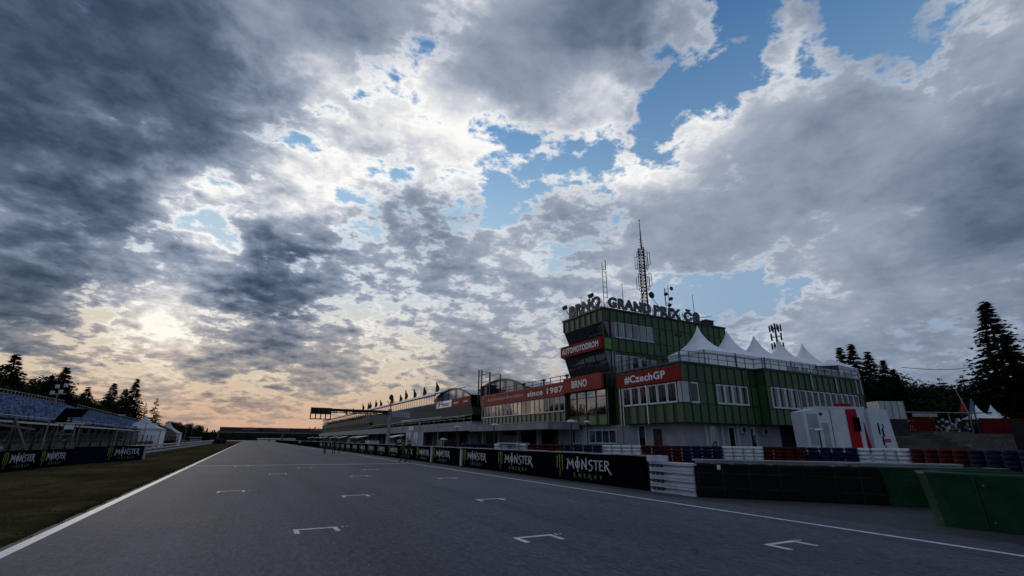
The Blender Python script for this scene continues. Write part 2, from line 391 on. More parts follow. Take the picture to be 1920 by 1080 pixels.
def cladding_mat(name, col, pitch=1.05, var=0.5):
    """ribbed sheet panels: every panel weathered a little differently, dirt running down"""
    m = bpy.data.materials.new(name); m.use_nodes = True
    k = NT(m.node_tree); b = k.n['Principled BSDF']
    g = k.n.new('ShaderNodeNewGeometry').outputs['Position']
    X, Y, Z = k.xyz(g)
    u = k.m('FLOOR', k.m('DIVIDE', k.m('ADD', X, Y), pitch)); w = k.m('FLOOR', k.m('DIVIDE', Z, 1.75))
    wn = k.n.new('ShaderNodeTexWhiteNoise'); wn.noise_dimensions = '3D'
    k.put(wn.inputs['Vector'], k.comb(u, w, 0.0))
    pv = wn.outputs['Value']
    run = k.noise(k.comb(k.m('MULTIPLY', X, 5.0), k.m('MULTIPLY', Y, 5.0), k.m('MULTIPLY', Z, 0.5)), 1.0, 5, 0.65)
    f = k.m('ADD', k.m('MULTIPLY_ADD', pv, var, 1.0 - var / 2), k.m('MULTIPLY', k.m('SUBTRACT', run, 0.5), 0.9))
    c = k.v('SCALE', tuple(col), scale=k.m('MAXIMUM', f, 0.15))
    rust = k.rng(k.noise(g, 0.9, 5, 0.7), 0.60, 0.75, 0.0, 0.55)
    c = k.mix(rust, c, (0.05, 0.05, 0.035, 1))
    k.put(b.inputs['Base Color'], c)
    b.inputs['Roughness'].default_value = 0.45
    k.put(b.inputs['Roughness'], k.m('MULTIPLY_ADD', run, 0.3, 0.35))
    return m

def glass_mat(name, col, ior=2.0, rough=0.03, wav=0.03):
    m = bpy.data.materials.new(name); m.use_nodes = True
    k = NT(m.node_tree); b = k.n['Principled BSDF']
    b.inputs['Base Color'].default_value = tuple(col) + (1,)
    b.inputs['Roughness'].default_value = rough; b.inputs['IOR'].default_value = ior
    g = k.n.new('ShaderNodeNewGeometry').outputs['Position']
    bp = k.n.new('ShaderNodeBump'); bp.inputs['Strength'].default_value = wav; bp.inputs['Distance'].default_value = 0.2
    k.put(bp.inputs['Height'], k.noise(g, 0.9, 2, 0.5)); k.l.new(bp.outputs[0], b.inputs['Normal'])
    MATS[name] = m
    return m

m_asphalt = asphalt_mat('track_asphalt', (0.068, 0.075, 0.100))
m_asphalt2 = asphalt_mat('run_off_asphalt', (0.050, 0.054, 0.064))
m_grass = grass_mat('dry_grass')
m_earth = M('earth', (0.05, 0.048, 0.03), 0.95, var=0.4, scale=0.3, bump=0.6, bscale=6)
m_line = M('road_paint', (0.62, 0.64, 0.68), 0.6, var=0.25, scale=5, fine=0.75, bscale=35)
m_green = cladding_mat('green_cladding', (0.030, 0.082, 0.018))
m_green_bright = cladding_mat('bright_green_panel', (0.075, 0.27, 0.035), var=0.1)  # brighter, more even green than the main cladding, for a single panel
m_mull = M('dark_mullion', (0.006, 0.010, 0.012), 0.55, var=0.3)
m_frame = M('white_window_frame', (0.58, 0.60, 0.64), 0.5, var=0.12)
m_glass = glass_mat('window_glass', (0.006, 0.009, 0.012), 2.2)
m_glass_r = glass_mat('reflective_film_glass', (0.01, 0.012, 0.014), 4.2, 0.04)
m_glass_d = glass_mat('dark_window_glass', (0.005, 0.008, 0.011), 1.5)
m_glass_m = glass_mat('tinted_window_glass', (0.018, 0.030, 0.036), 1.9, 0.06)
m_glass_b = glass_mat('pale_window_glass', (0.16, 0.20, 0.23), 1.8, 0.12)  # window glass with a paler grey base colour than the other panes
m_glass_s = glass_mat('sloped_glass', (0.012, 0.017, 0.020), 1.9)
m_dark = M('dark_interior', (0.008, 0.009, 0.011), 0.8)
m_plaster = M('grey_plaster', (0.30, 0.30, 0.33), 0.85, var=0.15, scale=0.8, bump=0.2, fine=0.25, bscale=3)
m_plaster_l = M('light_plaster', (0.42, 0.43, 0.47), 0.85, var=0.12, scale=0.8)
m_conc = M('concrete', (0.27, 0.27, 0.30), 0.85, var=0.25, scale=0.6, bump=0.3, fine=0.3, bscale=5)
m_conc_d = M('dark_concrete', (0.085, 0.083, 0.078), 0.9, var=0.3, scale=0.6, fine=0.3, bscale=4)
m_red = M('red_banner', (0.24, 0.010, 0.012), 0.75, var=0.15, scale=0.9, spec=0.15)
m_orange = M('faded_red_banner', (0.30, 0.038, 0.028), 0.75, var=0.22, scale=0.6, spec=0.15)
m_white_t = M('white_lettering', (0.72, 0.73, 0.76), 0.5, var=0.06)
m_pale_t = M('faded_lettering', (0.50, 0.25, 0.20), 0.6, var=0.15)
m_sign = M('dark_letter_blocks', (0.045, 0.058, 0.100), 0.5, var=0.3)
m_metal = M('dull_steel', (0.20, 0.21, 0.22), 0.45, metal=0.7, var=0.3)
m_metal_d = M('dark_steel', (0.016, 0.018, 0.022), 0.6, var=0.4, spec=0.25)
m_metal_l = M('bright_galvanised', (0.48, 0.50, 0.53), 0.4, metal=0.4, var=0.2)
m_tent = M('white_tent_canvas', (0.80, 0.82, 0.86), 0.7, var=0.08, scale=1.2)
m_tent_w = M('tent_wall_canvas', (0.50, 0.53, 0.60), 0.75, var=0.12, scale=1.5)
m_black = M('black_banner', (0.005, 0.005, 0.008), 1.0, var=0.3, spec=0.0)

def blade_mat():
    m = bpy.data.materials.new('grass_blade'); m.use_nodes = True; k = NT(m.node_tree)
    out = k.n['Material Output']; d = k.n.new('ShaderNodeBsdfDiffuse'); t = k.n.new('ShaderNodeBsdfTranslucent'); mx = k.n.new('ShaderNodeMixShader')
    g = k.n.new('ShaderNodeNewGeometry').outputs['Position']
    c = k.mix(k.rng(k.noise(g, 1.6, 5, .7), .35, .65), (.026, .026, .010, 1), (.075, .058, .028, 1))
    k.put(d.inputs[0], c); k.put(t.inputs[0], c); mx.inputs[0].default_value = .5
    k.l.new(d.outputs[0], mx.inputs[1]); k.l.new(t.outputs[0], mx.inputs[2]); k.l.new(mx.outputs[0], out.inputs[0])
    return m
m_blade = blade_mat()
m_logo_g = M('lime_claw', (0.26, 0.34, 0.03), 0.5, var=0.15)
m_logo_w = M('silver_lettering', (0.50, 0.52, 0.58), 0.45, var=0.12)
m_logo_e = M('dim_green_lettering', (0.10, 0.12, 0.05), 0.5, var=0.1)
m_t_white = M('white_tyre_paint', (0.60, 0.63, 0.66), 0.55, var=0.2, scale=5, fine=0.25, bscale=20)
m_t_red = M('red_tyre_paint', (0.070, 0.007, 0.007), 0.8, spec=0.15, var=0.35, scale=5, fine=0.3, bscale=20)
m_t_blue = M('blue_tyre_paint', (0.008, 0.013, 0.045), 0.8, spec=0.15, var=0.35, scale=5, fine=0.3, bscale=20)
m_bin = M('green_plastic_barrier', (0.004, 0.048, 0.016), 0.38, var=0.45, scale=0.9, bump=0.25, bscale=2.5, fine=0.7, spec=0.4)
m_rubber = M('black_rubber', (0.005, 0.005, 0.006), 0.8, var=0.4, scale=3, bump=0.4, bscale=10, spec=0.15)
m_block = M('white_plastic_block', (0.40, 0.43, 0.50), 0.5, var=0.18, scale=2)
m_leaf = M('spruce_needles', (0.012, 0.020, 0.010), 0.85, var=0.5, scale=1.2, spec=0.15)
m_leaf2 = M('broad_leaves', (0.018, 0.028, 0.010), 0.85, var=0.5, scale=0.8, spec=0.15)
m_bark = M('tree_bark', (0.035, 0.027, 0.020), 0.9, var=0.3)
m_truck = M('white_trailer_skin', (0.55, 0.58, 0.64), 0.4, var=0.06)
m_truck_g = M('grey_vent_panel', (0.27, 0.31, 0.34), 0.5, var=0.1)
m_truck_r = M('red_trailer_skin', (0.30, 0.004, 0.009), 0.6, var=0.08, spec=0.2)
def seat_mat():
    m = bpy.data.materials.new('pale_blue_seat'); m.use_nodes = True; k = NT(m.node_tree); b = k.n['Principled BSDF']
    g = k.n.new('ShaderNodeNewGeometry').outputs['Position']; X, Y, Z = k.xyz(g)
    wn = k.n.new('ShaderNodeTexWhiteNoise'); wn.noise_dimensions = '3D'
    k.put(wn.inputs['Vector'], k.comb(k.m('FLOOR', k.m('MULTIPLY', Y, 2.0)), k.m('FLOOR', k.m('MULTIPLY', X, 1.37)), 0.0))
    f = k.m('MULTIPLY', k.m('MULTIPLY_ADD', wn.outputs['Value'], 1.0, 0.35), k.m('MULTIPLY_ADD', k.noise(g, 0.25, 3), 1.2, 0.35))
    k.put(b.inputs['Base Color'], k.v('SCALE', (0.11, 0.17, 0.31), scale=f)); b.inputs['Roughness'].default_value = 0.8; b.inputs['Specular IOR Level'].default_value = 0.1
    return m
m_seat = seat_mat()
m_wood = M('weathered_boards', (0.055, 0.048, 0.042), 0.85, var=0.4, scale=1.0)
m_lens = M('lamp_lens', (0.75, 0.77, 0.80), 0.25, var=0.05)

# ================================================================== the ground
def sheet(name, x0, x1, y0, y1, z, mat, kind='structure'):
    o = MB().quad((x0, y0, z), (x1, y0, z), (x1, y1, z), (x0, y1, z)).build(name, mat)
    return tag(o, kind=kind)
sheet('ground', -3000, 3000, -1500, 4500, -0.016, m_earth)
sheet('grass_verge', -60, -3.1, -40, 560, -0.008, m_grass)
sheet('pit_lane', 13.2, 140, -40, 560, -0.008, m_asphalt2)
sheet('track', -3.42, 13.4, -40, 620, 0.0, m_asphalt)
sheet('far_track', -60, -3.6, 420, 620, -0.004, m_asphalt)
tag(MB().quad((-3.30, -20, .004), (-3.10, -20, .004), (-3.10, 560, .004), (-3.30, 560, .004)).build('track_edge_line', m_line), kind='structure')
tag(MB().quad((12.06, -20, .004), (12.20, -20, .004), (12.0, 560, .004), (11.86, 560, .004)).build('track_edge_line', m_line), kind='structure')
tag(MB().box(-3.1, 11.95, 40.2, 40.45, 0.0, .004).build('start_line', m_line), kind='structure')
def grid_mark(x, y):
    b = MB(); w = 0.88
    b.box(x, x + w, y, y + .10, 0, .004)
    b.box(x, x + .10, y - .42, y, 0, .004)
    b.box(x + w - .10, x + w, y - .42, y, 0, .004)
    b.box(x + w + .10, x + w + .13, y + .02, y + .14, 0, .004); b.box(x + w + .18, x + w + .24, y + .05, y + .08, 0, .004)
    tag(b.build('grid_marking', m_line), kind='structure')
for x, y in ((1.1, 11.7), (4.87, 9.0), (8.85, 6.45), (-.71, 20.98), (3.04, 17.91), (6.76, 15.15), (1.24, 30.25), (4.93, 27.2), (8.66, 24.22),
             (-.58, 39.3), (3.12, 36.1), (6.74, 32.85)):
    grid_mark(x, y)
# dry grass blades on the near verge
def grass_blades():
    rnd = random.Random(3); b = MB()
    for i in range(9000):
        t = rnd.random() ** 1.6
        y = 7 + 42 * t; x = -3.45 - rnd.random() ** 1.3 * (2.5 + 7 * min(1, y / 25))
        if i % 3 == 0: x = -3.33 - .14 * math.sin(y * 1.7) ** 2 - abs(rnd.gauss(0, .10)) - .06 * math.sin(y * 5.3) ** 2
        h = rnd.uniform(.012, .035) * (1 + (rnd.random() < .04)); a = rnd.uniform(0, 6.283); w = rnd.uniform(.006, .014) * (1 + y / 25)
        dx, dy = math.cos(a) * w, math.sin(a) * w; lx, ly = rnd.uniform(-.04, .04), rnd.uniform(-.04, .04)
        b.add([(x - dx, y - dy, -.01), (x + dx, y + dy, -.01), (x + lx, y + ly, h)], [(0, 1, 2)])
    tag(b.build('grass', m_blade), 'dry short grass on the verge left of the white line', kind='stuff')
grass_blades()

# ------------------------------------------------------------------ facade helpers
# axis 'X': wall plane x = c facing the track (-X); 'Y': wall plane y = c facing the camera side (-Y); 'L': plane x = c facing +X
def fpt(ax, c, u, z, d):
    return (c - d, u, z) if ax == 'X' else ((u, c - d, z) if ax == 'Y' else (c + d, u, z))
def fbox(b, ax, c, u0, u1, z0, z1, d0, d1):
    p = fpt(ax, c, u0, z0, d0); q = fpt(ax, c, u1, z1, d1)
    return b.box(p[0], q[0], p[1], q[1], z0, z1)
def window(root, ax, c, u0, u1, z0, z1, glass=None, fw=.07, split=0, frame=None, d=.0):
    f = MB()
    fbox(f, ax, c, u0, u1, z1 - fw, z1, d, d + .06); fbox(f, ax, c, u0, u1, z0, z0 + fw * 1.4, d, d + .09)
    fbox(f, ax, c, u0, u0 + fw, z0 + fw * 1.4, z1 - fw, d, d + .06); fbox(f, ax, c, u1 - fw, u1, z0 + fw * 1.4, z1 - fw, d, d + .06)
    for i in range(split):
        m_ = u0 + (u1 - u0) * (i + 1) / (split + 1)
        fbox(f, ax, c, m_ - fw * .4, m_ + fw * .4, z0 + fw * 1.4, z1 - fw, d, d + .055)
    fo = f.build('window', frame or m_frame, root)
    g = MB(); t = random.uniform(-.004, .004)
    g.add([fpt(ax, c, u0 + fw, z0 + fw, d + .02 + t), fpt(ax, c, u1 - fw, z0 + fw, d + .02), fpt(ax, c, u1 - fw, z1 - fw, d + .02 - t), fpt(ax, c, u0 + fw, z1 - fw, d + .02)],
          [(0, 1, 2, 3) if ax in 'YL' else (3, 2, 1, 0)])
    g.build('pane', glass or m_glass, fo)
    return fo
def mullions(root, ax, c, u0, u1, z0, z1, pitch=1.05, joints=(), w=.09, d=.07, name='mullions'):
    b = MB(); n = max(1, round((u1 - u0) / pitch))
    for i in range(n + 1):
        u = u0 + (u1 - u0) * i / n
        fbox(b, ax, c, u - w / 2, u + w / 2, z0, z1, -.01, d)
    for z in joints: fbox(b, ax, c, u0, u1, z - .04, z + .04, -.012, d * .6)
    return b.build(name, m_mull, root)

AXM = {'X': Matrix(((0, 0, -1), (-1, 0, 0), (0, 1, 0))), 'Y': Matrix(((1, 0, 0), (0, 0, -1), (0, 1, 0))), 'L': Matrix(((0, 0, 1), (1, 0, 0), (0, 1, 0)))}
def text_data(s, weight=0.0, shear=0.0):
    cu = bpy.data.curves.new('text', 'FONT'); cu.body = s; cu.size = 1.0; cu.extrude = 0.5; cu.offset = weight; cu.shear = shear
    cu.resolution_u = 4; cu.space_character = 1.06 + weight
    ob = bpy.data.objects.new('text', cu)
    me = bpy.data.meshes.new_from_object(ob)
    vs = [tuple(v.co) for v in me.vertices]; fs = [tuple(p.vertices) for p in me.polygons]
    bpy.data.objects.remove(ob); bpy.data.curves.remove(cu); bpy.data.meshes.remove(me)
    return vs, fs
def text(name, s, mat, parent, ax, c, u, z, width, height, depth=.03, weight=0.02, shear=0.0, d=0.0, local=False):
    """lettering laid on a wall, stretched to width x height, starting at u (left as read)"""
    vs, fs = text_data(s, weight, shear)
    x0 = min(v[0] for v in vs); x1 = max(v[0] for v in vs); y0 = min(v[1] for v in vs); y1 = max(v[1] for v in vs)
    b = MB(); out = []
    for v in vs:
        a = (v[0] - x0) / (x1 - x0) * width; h = (v[1] - y0) / (y1 - y0) * height; n = (v[2] + .5) * depth
        uu = u - a if ax == 'X' else u + a
        out.append(fpt(ax, c, uu, z + h, d + n))
    b.add(out, fs)
    return b.build(name, mat, parent, local=local)

# ================================================================== race control building (right)
def control_building():
    T = thing('control_tower', 'green panelled race control tower with slanted control room glazing', 'building', (40, 43, 0))
    # tower shaft
    b = MB(); b.box(33.0, 51.6, 39.5, 47.0, 3.5, 15.75)
    b.build('wall', m_green, T)
    # track side bands (the storeys between the slanted glazing)
    b = MB()
    for z0, z1 in ((14.42, 15.75), (11.25, 12.6)): b.box(32.0, 33.0, 39.5, 47.0, z0, z1)
    b.build('track_side_band', m_green, T)
    mullions(T, 'X', 32.0, 39.5, 47.0, 14.42, 15.75, 1.07)
    mullions(T, 'Y', 39.5, 32.0, 51.6, 11.25, 15.7, 1.02, joints=(14.46, 12.6))
    mullions(T, 'Y', 39.5, 33.3, 51.6, 8.5, 11.2, 1.02, joints=(10.9,))
    r = MB(); r.box(31.85, 51.75, 39.35, 47.15, 15.75, 15.93); r.box(31.9, 51.7, 39.4, 47.1, 11.17, 11.25)
    r.build('roof_edge', m_mull, T)
    MB().box(32.1, 33.0, 39.45, 39.5, 11.35, 12.5).build('bright_panel', m_green_bright, T)
    # slanted control-room glass, leaning out at the top
    for z0, z1 in ((12.6, 14.42), (8.85, 11.2)):
        xb, xt = 32.9, 32.05
        g = MB(); n = 4
        ys = [39.62, 41.4, 43.4, 45.3, 46.9]
        for i in range(n):
            go = MB().add([(xb, ys[i + 1] - .04, z0), (xb, ys[i] + .04, z0), (xt, ys[i] + .04, z1), (xt, ys[i + 1] - .04, z1)], [(0, 1, 2, 3)])
            go.build('slanted_pane', m_glass_s, T)
        f = MB()
        for y in ys: f.bar((xb, y, z0), (xt, y, z1), .10)
        f.bar((xb, 39.6, z0 + .05), (xb, 46.9, z0 + .05), .1); f.bar((xt, 39.6, z1 - .05), (xt, 46.9, z1 - .05), .1)
        f.build('glazing_frame', m_mull, T)
        # returns: the corner and the far end
        MB().add([(xb, 39.56, z0), (33.5, 39.56, z0), (33.5, 39.56, z1), (xt, 39.56, z1)], [(0, 1, 2, 3)]).build('corner_pane', m_glass_s, T)
        MB().add([(xt, 46.95, z1), (33.5, 46.95, z1), (33.5, 46.95, z0), (xb, 46.95, z0)], [(0, 1, 2, 3)]).build('far_end_pane', m_glass_b, T)
        MB().box(32.98, 33.6, 39.46, 39.5, z0, z1).build('corner_glazing', m_glass, T)
    for i in range(5):
        u = 33.62 + i * 1.15
        window(T, 'Y', 39.5, u, u + 1.02, 12.66, 14.42, m_glass_b if i != 2 else m_glass, frame=m_frame)
    for i in range(4):
        u = 33.6 + i * 1.08
        window(T, 'Y', 39.5, u, u + 1.0, 8.8, 10.8, m_glass_b if i in (0, 1) else m_glass)
    window(T, 'Y', 39.5, 37.0, 39.3, 8.8, 10.6, m_glass_b, split=0)
    # lower bay behind the BRNO sign
    MB().box(32.0, 33.0, 39.9, 46.9, 7.15, 8.85).build('sign_backing', m_mull, T)
    MB().box(32.3, 33.0, 39.9, 46.9, 3.55, 4.55).build('bay_apron', m_green, T)
    mullions(T, 'X', 32.3, 39.9, 46.9, 3.55, 7.15, 1.75, joints=(4.55, 6.45))
    for i in range(4):
        y0 = 39.95 + i * 1.75
        MB().add([(32.31, y0 + 1.68, 4.6), (32.31, y0 + .05, 4.6), (32.31, y0 + .05, 6.42), (32.31, y0 + 1.68, 6.42)], [(0, 1, 2, 3)]).build('bay_pane', m_glass_r, T)
        MB().add([(32.31, y0 + 1.68, 6.48), (32.31, y0 + .05, 6.48), (32.31, y0 + .05, 7.1), (32.31, y0 + 1.68, 7.1)], [(0, 1, 2, 3)]).build('upper_bay_pane', m_glass_r, T)
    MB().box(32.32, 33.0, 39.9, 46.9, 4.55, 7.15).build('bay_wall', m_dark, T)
    b = MB(); b.box(32.05, 33.3, 39.35, 39.5, 3.5, 8.8); b.build('dark_side_panel', m_mull, T)
    MB().box(32.6, 33.25, 39.30, 39.35, 7.3, 8.6).build('side_panel', m_green, T)
    # ground floor below the tower
    MB().box(32.9, 51, 38.4, 47.2, 0, 3.5).build('ground_floor_wall', m_plaster, T)
    window(T, 'X', 32.9, 39.3, 43.9, 1.65, 3.05, split=3, fw=.09)
    window(T, 'X', 32.9, 45.2, 47.1, 1.6, 3.05, split=2, fw=.09)
    b = MB(); b.box(32.8, 32.9, 44.05, 45.1, 0, 3.5); b.build('pilaster', m_plaster_l, T)

    # ------------ office wing with the terrace (nearer)
    W = thing('terrace_wing', 'green panelled office wing with white windows and a roof terrace', 'building', (46, 34, 0))
    b = MB(); b.box(32.0, 42.0, 29.4, 37.5, 3.5, 8.45); b.box(42.0, 58.6, 28.5, 39.4, 3.5, 8.45); b.box(33.0, 42.0, 37.5, 39.4, 3.5, 8.45); b.box(58.6, 61.5, 30.4, 39.4, 3.5, 8.45)
    b.build('wall', m_green, W)
    mullions(W, 'X', 32.0, 29.4, 37.5, 3.5, 8.4, 1.16, joints=(5.08, 6.95))
    mullions(W, 'Y', 29.4, 32.0, 42.0, 3.5, 8.4, 1.0, joints=(5.08, 6.95))
    mullions(W, 'Y', 28.5, 42.0, 58.6, 3.5, 8.4, 1.04, joints=(4.9, 6.95))
    mullions(W, 'X', 42.0, 28.5, 29.4, 3.5, 8.4, 1.0)
    r = MB(); r.box(31.88, 42, 29.28, 37.6, 8.45, 8.62); r.box(41.9, 58.7, 28.38, 39.5, 8.45, 8.64); r.build('roof_edge', m_mull, W)
    for i in range(6):
        u1 = 36.82 - i * 1.16 + .06
        window(W, 'X', 32.0, u1 - 1.10, u1, 5.12, 6.85, m_glass_d, fw=.10)
    b = MB(); b.box(31.9, 32.02, 29.3, 29.78, 5.12, 6.85); b.box(31.9, 32.62, 29.25, 29.38, 5.12, 6.85); b.build('corner_panel', m_plaster_l, W)
    window(W, 'Y', 29.4, 32.95, 33.92, 5.08, 6.85, m_glass_d, fw=.10)
    for i in range(4): window(W, 'Y', 29.4, 36.25 + i * 1.06, 37.27 + i * 1.06, 5.12, 6.85, fw=.10, glass=m_glass_m if i != 3 else m_glass_d)
    for i in range(4):
        window(W, 'Y', 28.5, 42.6 + i * 1.04, 43.58 + i * 1.04, 4.97, 6.9, fw=.10, glass=m_glass_m)
    for i in range(10):
        window(W, 'Y', 28.5, 47.0 + i * 1.04, 47.94 + i * 1.04, 5.05, 6.85, m_glass_d, fw=.085)
    # drain pipes
    for x, y, t in ((31.93, 37.3, 6.9), (31.93, 36.9, 6.9), (31.93, 33.6, 7.0)):
        MB().tube((x, y, 3.4), (x, y, t), .05).build('drain_pipe', m_metal_l, W)
    for x in (49.2, 53.5, 57.3, 58.2): MB().tube((x, 28.38, 7.0), (x, 28.38, 8.5), .06).build('downpipe', m_metal_l, W)
    # ground floor
    b = MB(); b.box(33.0, 42.0, 30.6, 38.4, 0, 3.5); b.build('ground_floor_wall', m_plaster, W)
    MB().box(42.0, 46.2, 30.6, 38.4, 0, 3.5).build('ground_floor_annexe', m_plaster, W)
    MB().box(53.0, 58.0, 30.6, 38.4, 0, 3.5).build('ground_floor_annexe', m_plaster, W)
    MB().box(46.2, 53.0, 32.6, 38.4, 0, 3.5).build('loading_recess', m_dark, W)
    window(W, 'X', 33.0, 35.2, 36.2, 1.0, 3.4, split=0, fw=.09)
    MB().box(32.94, 33.0, 33.2, 34.2, 0, 3.0).build('doorway', m_dark, W)
    for x in (36.2, 38.6, 41.6): 
        window(W, 'Y', 30.6, x, x + .9, 1.2, 3.3, fw=.09)
    for x in (35.5, 37.6, 39.7): MB().box(x, x + .35, 30.48, 30.6, 0, 3.5).build('pilaster', m_plaster_l, W)
    return T, W
TOWER, WING = control_building()

def ac_unit(x, y, z, lab):
    t = thing('air_conditioner', lab, 'air conditioner', (x, y, z), 0, 'air conditioners on the office wing')
    b = MB(); b.box(-.42, .42, -.3, 0, 0, .62); b.build('casing', m_plaster_l, t, local=True)
    MB().lathe((0, -.31, .31), [(.25, 0), (.25, .012), (.05, .02)], 16, 'Y').build('fan_grille', m_dark, t, local=True)
ac_unit(40.5, 30.6, 2.7, 'pale air conditioner box between two ground floor windows, left one')
ac_unit(43.6, 30.6, 2.6, 'pale air conditioner box beside the dark loading recess, right one')
ac_unit(33.6, 29.4, 0.0, 'pale air conditioner standing on the ground at the wing corner')

# ------------------------------------------------------------------ signs on the buildings
def wall_sign(name, label, ax, c, u0, u1, z0, z1, mat, thick=.12):
    lo, hi = min(u0, u1), max(u0, u1)
    loc = fpt(ax, c, (lo + hi) / 2, z0, 0)
    t = thing(name, label, 'sign', loc)
    b = MB(); fbox(b, ax, c, lo, hi, z0, z1, 0, thick); b.build('board', mat, t)
    return t
s = wall_sign('wall_sign', 'red AUTOMOTODROM sign across the tower front between the glazed floors', 'X', 32.0, 39.45, 47.05, 11.28, 12.55, m_red, .5)
MB().box(31.5, 32.0, 39.38, 39.45, 11.28, 12.55).build('end_cap', m_red, s)
text('lettering', 'AUTOMOTODROM', m_white_t, s, 'X', 32.0, 46.75, 11.58, 6.95, .68, .02, .035, 0, .5)
s = wall_sign('wall_sign', 'red BRNO sign on the tower above the big bay window', 'X', 32.0, 39.85, 46.95, 7.2, 8.82, m_orange, .3)
text('lettering', 'BRNO', m_white_t, s, 'X', 32.0, 45.25, 7.6, 2.9, .82, .02, .03, 0, .3)
s = wall_sign('wall_sign', 'red #CzechGP sign above the white windows of the terrace wing', 'X', 32.0, 29.3, 37.6, 6.95, 8.25, m_red, .16)
text('lettering', '#CzechGP', m_white_t, s, 'X', 32.0, 36.4, 7.2, 5.4, .78, .02, .03, 0, .16)

# roof letters on a light frame
def roof_word(word, label, ax, c, u, width, z=16.0, h=1.12):
    t = thing('roof_lettering', label, 'sign', fpt(ax, c, u - width / 2 if ax == 'X' else u + width / 2, 15.93, 0), 0, 'dark rooftop letters of the tower')
    text('letters', word, m_sign, t, ax, c, u, z, width, h, .15, .05, .06, 0)
    b = MB(); s_ = -1 if ax == 'X' else 1
    n = max(2, int(width / .8))
    for i in range(n + 1):
        uu = u + s_ * width * i / n
        b.bar(fpt(ax, c, uu, 15.9, -.1), fpt(ax, c, uu, z + h * .7, -.1), .05)
        b.bar(fpt(ax, c, uu, 15.9, -.8), fpt(ax, c, uu, z + h * .6, -.1), .04)
    for zz in (16.12, 16.55): b.bar(fpt(ax, c, u, zz, -.1), fpt(ax, c, u + s_ * width, zz, -.1), .05)
    b.build('support_frame', m_metal_l, t)
roof_word('BRNO', 'dark block letters BRNO on the roof edge facing the track', 'X', 32.05, 45.7, 6.0, 15.98, 1.4)
roof_word('GRAND', 'dark block letters GRAND on the tower roof below the lattice mast', 'Y', 39.45, 32.8, 6.3, 15.98, 1.25)
roof_word('PRIX', 'dark block letters PRIX on the tower roof right of the lattice mast', 'Y', 39.45, 39.5, 4.4, 15.96, 1.25)
roof_word('\u010cR', 'dark block letters of the last word on the tower roof, beside the dish', 'Y', 39.45, 44.4, 2.9, 15.92, 1.5)

# ------------------------------------------------------------------ masts, aerials, lights on the tower roof
def lattice_mast():
    x, y = 40.95, 42.0
    t = thing('lattice_mast', 'tall dark lattice radio mast on the tower roof with antenna cages', 'mast', (x, y, 15.93))
    b = MB(); z0, z1 = 15.93, 25.6; n = 22; w0 = .42
    P = lambda k, z: (x + w0 * math.cos(k * 2.0944 + .4), y + w0 * math.sin(k * 2.0944 + .4), z)
    for k in range(3): b.bar(P(k, z0), P(k, z1), .09)
    for i in range(n):
        za = z0 + (z1 - z0) * i / n; zb = z0 + (z1 - z0) * (i + 1) / n
        for k in range(3):
            b.bar(P(k, za), P((k + 1) % 3, zb), .045); b.bar(P(k, zb), P((k + 1) % 3, zb), .045)
    b.build('lattice', m_metal_d, t)
    b = MB(); b.tube((x, y, z1), (x, y, 28.0), .10, .07); b.tube((x, y, 28.0), (x, y, 29.6), .055, .03); b.lathe((x, y, 29.5), [(.02, 0), (.09, .05), (.09, .15), (.02, .22)], 8)
    for z in (26.0, 26.4, 26.8): b.bar((x - .38, y, z), (x + .38, y, z), .04)
    b.build('top_pole', m_metal_d, t)
    for zc, h in ((23.9, 2.0), (21.1, 2.0)):
        for k in range(4):
            a = k * 1.5708 + .2; cx, cy = x + .8 * math.cos(a), y + .8 * math.sin(a)
            c = MB(); c.bar((cx, cy, zc - h / 2), (cx, cy, zc + h / 2), .05)
            cx2, cy2 = x + 1.12 * math.cos(a), y + 1.12 * math.sin(a); c.bar((cx2, cy2, zc - h * .4), (cx2, cy2, zc + h * .4), .05)
            for dz in (-h * .4, h * .4): c.bar((x, y, zc + dz), (cx2, cy2, zc + dz), .045)
            c.build('dipole_array', m_metal_d, t)
    for z in (25.2, 22.6, 19.9):
        r = MB()
        for k in range(8):
            a0, a1 = k * .7854, (k + 1) * .7854
            r.bar((x + .6 * math.cos(a0), y + .6 * math.sin(a0), z), (x + .6 * math.cos(a1), y + .6 * math.sin(a1), z), .035)
        r.build('ring', m_metal_d, t)
    g = MB()
    for ex, ey in ((38.3, 41.0), (44.2, 41.0), (40.9, 45.5)):
        g.bar((x, y, 20.0), (ex, ey, 15.95), .05); g.bar((ex, ey, 15.93), (ex, ey, 17.3), .07); g.bar((ex, ey, 17.2), (x, y, 17.9), .04)
    g.build('stays', m_metal_d, t)
    MB().lathe((41.55, 41.6, 19.3), [(.06, .12), (.42, 0), (.44, -.1), (.1, -.18)], 14, 'Y').build('small_dish', m_metal_d, t)
lattice_mast()
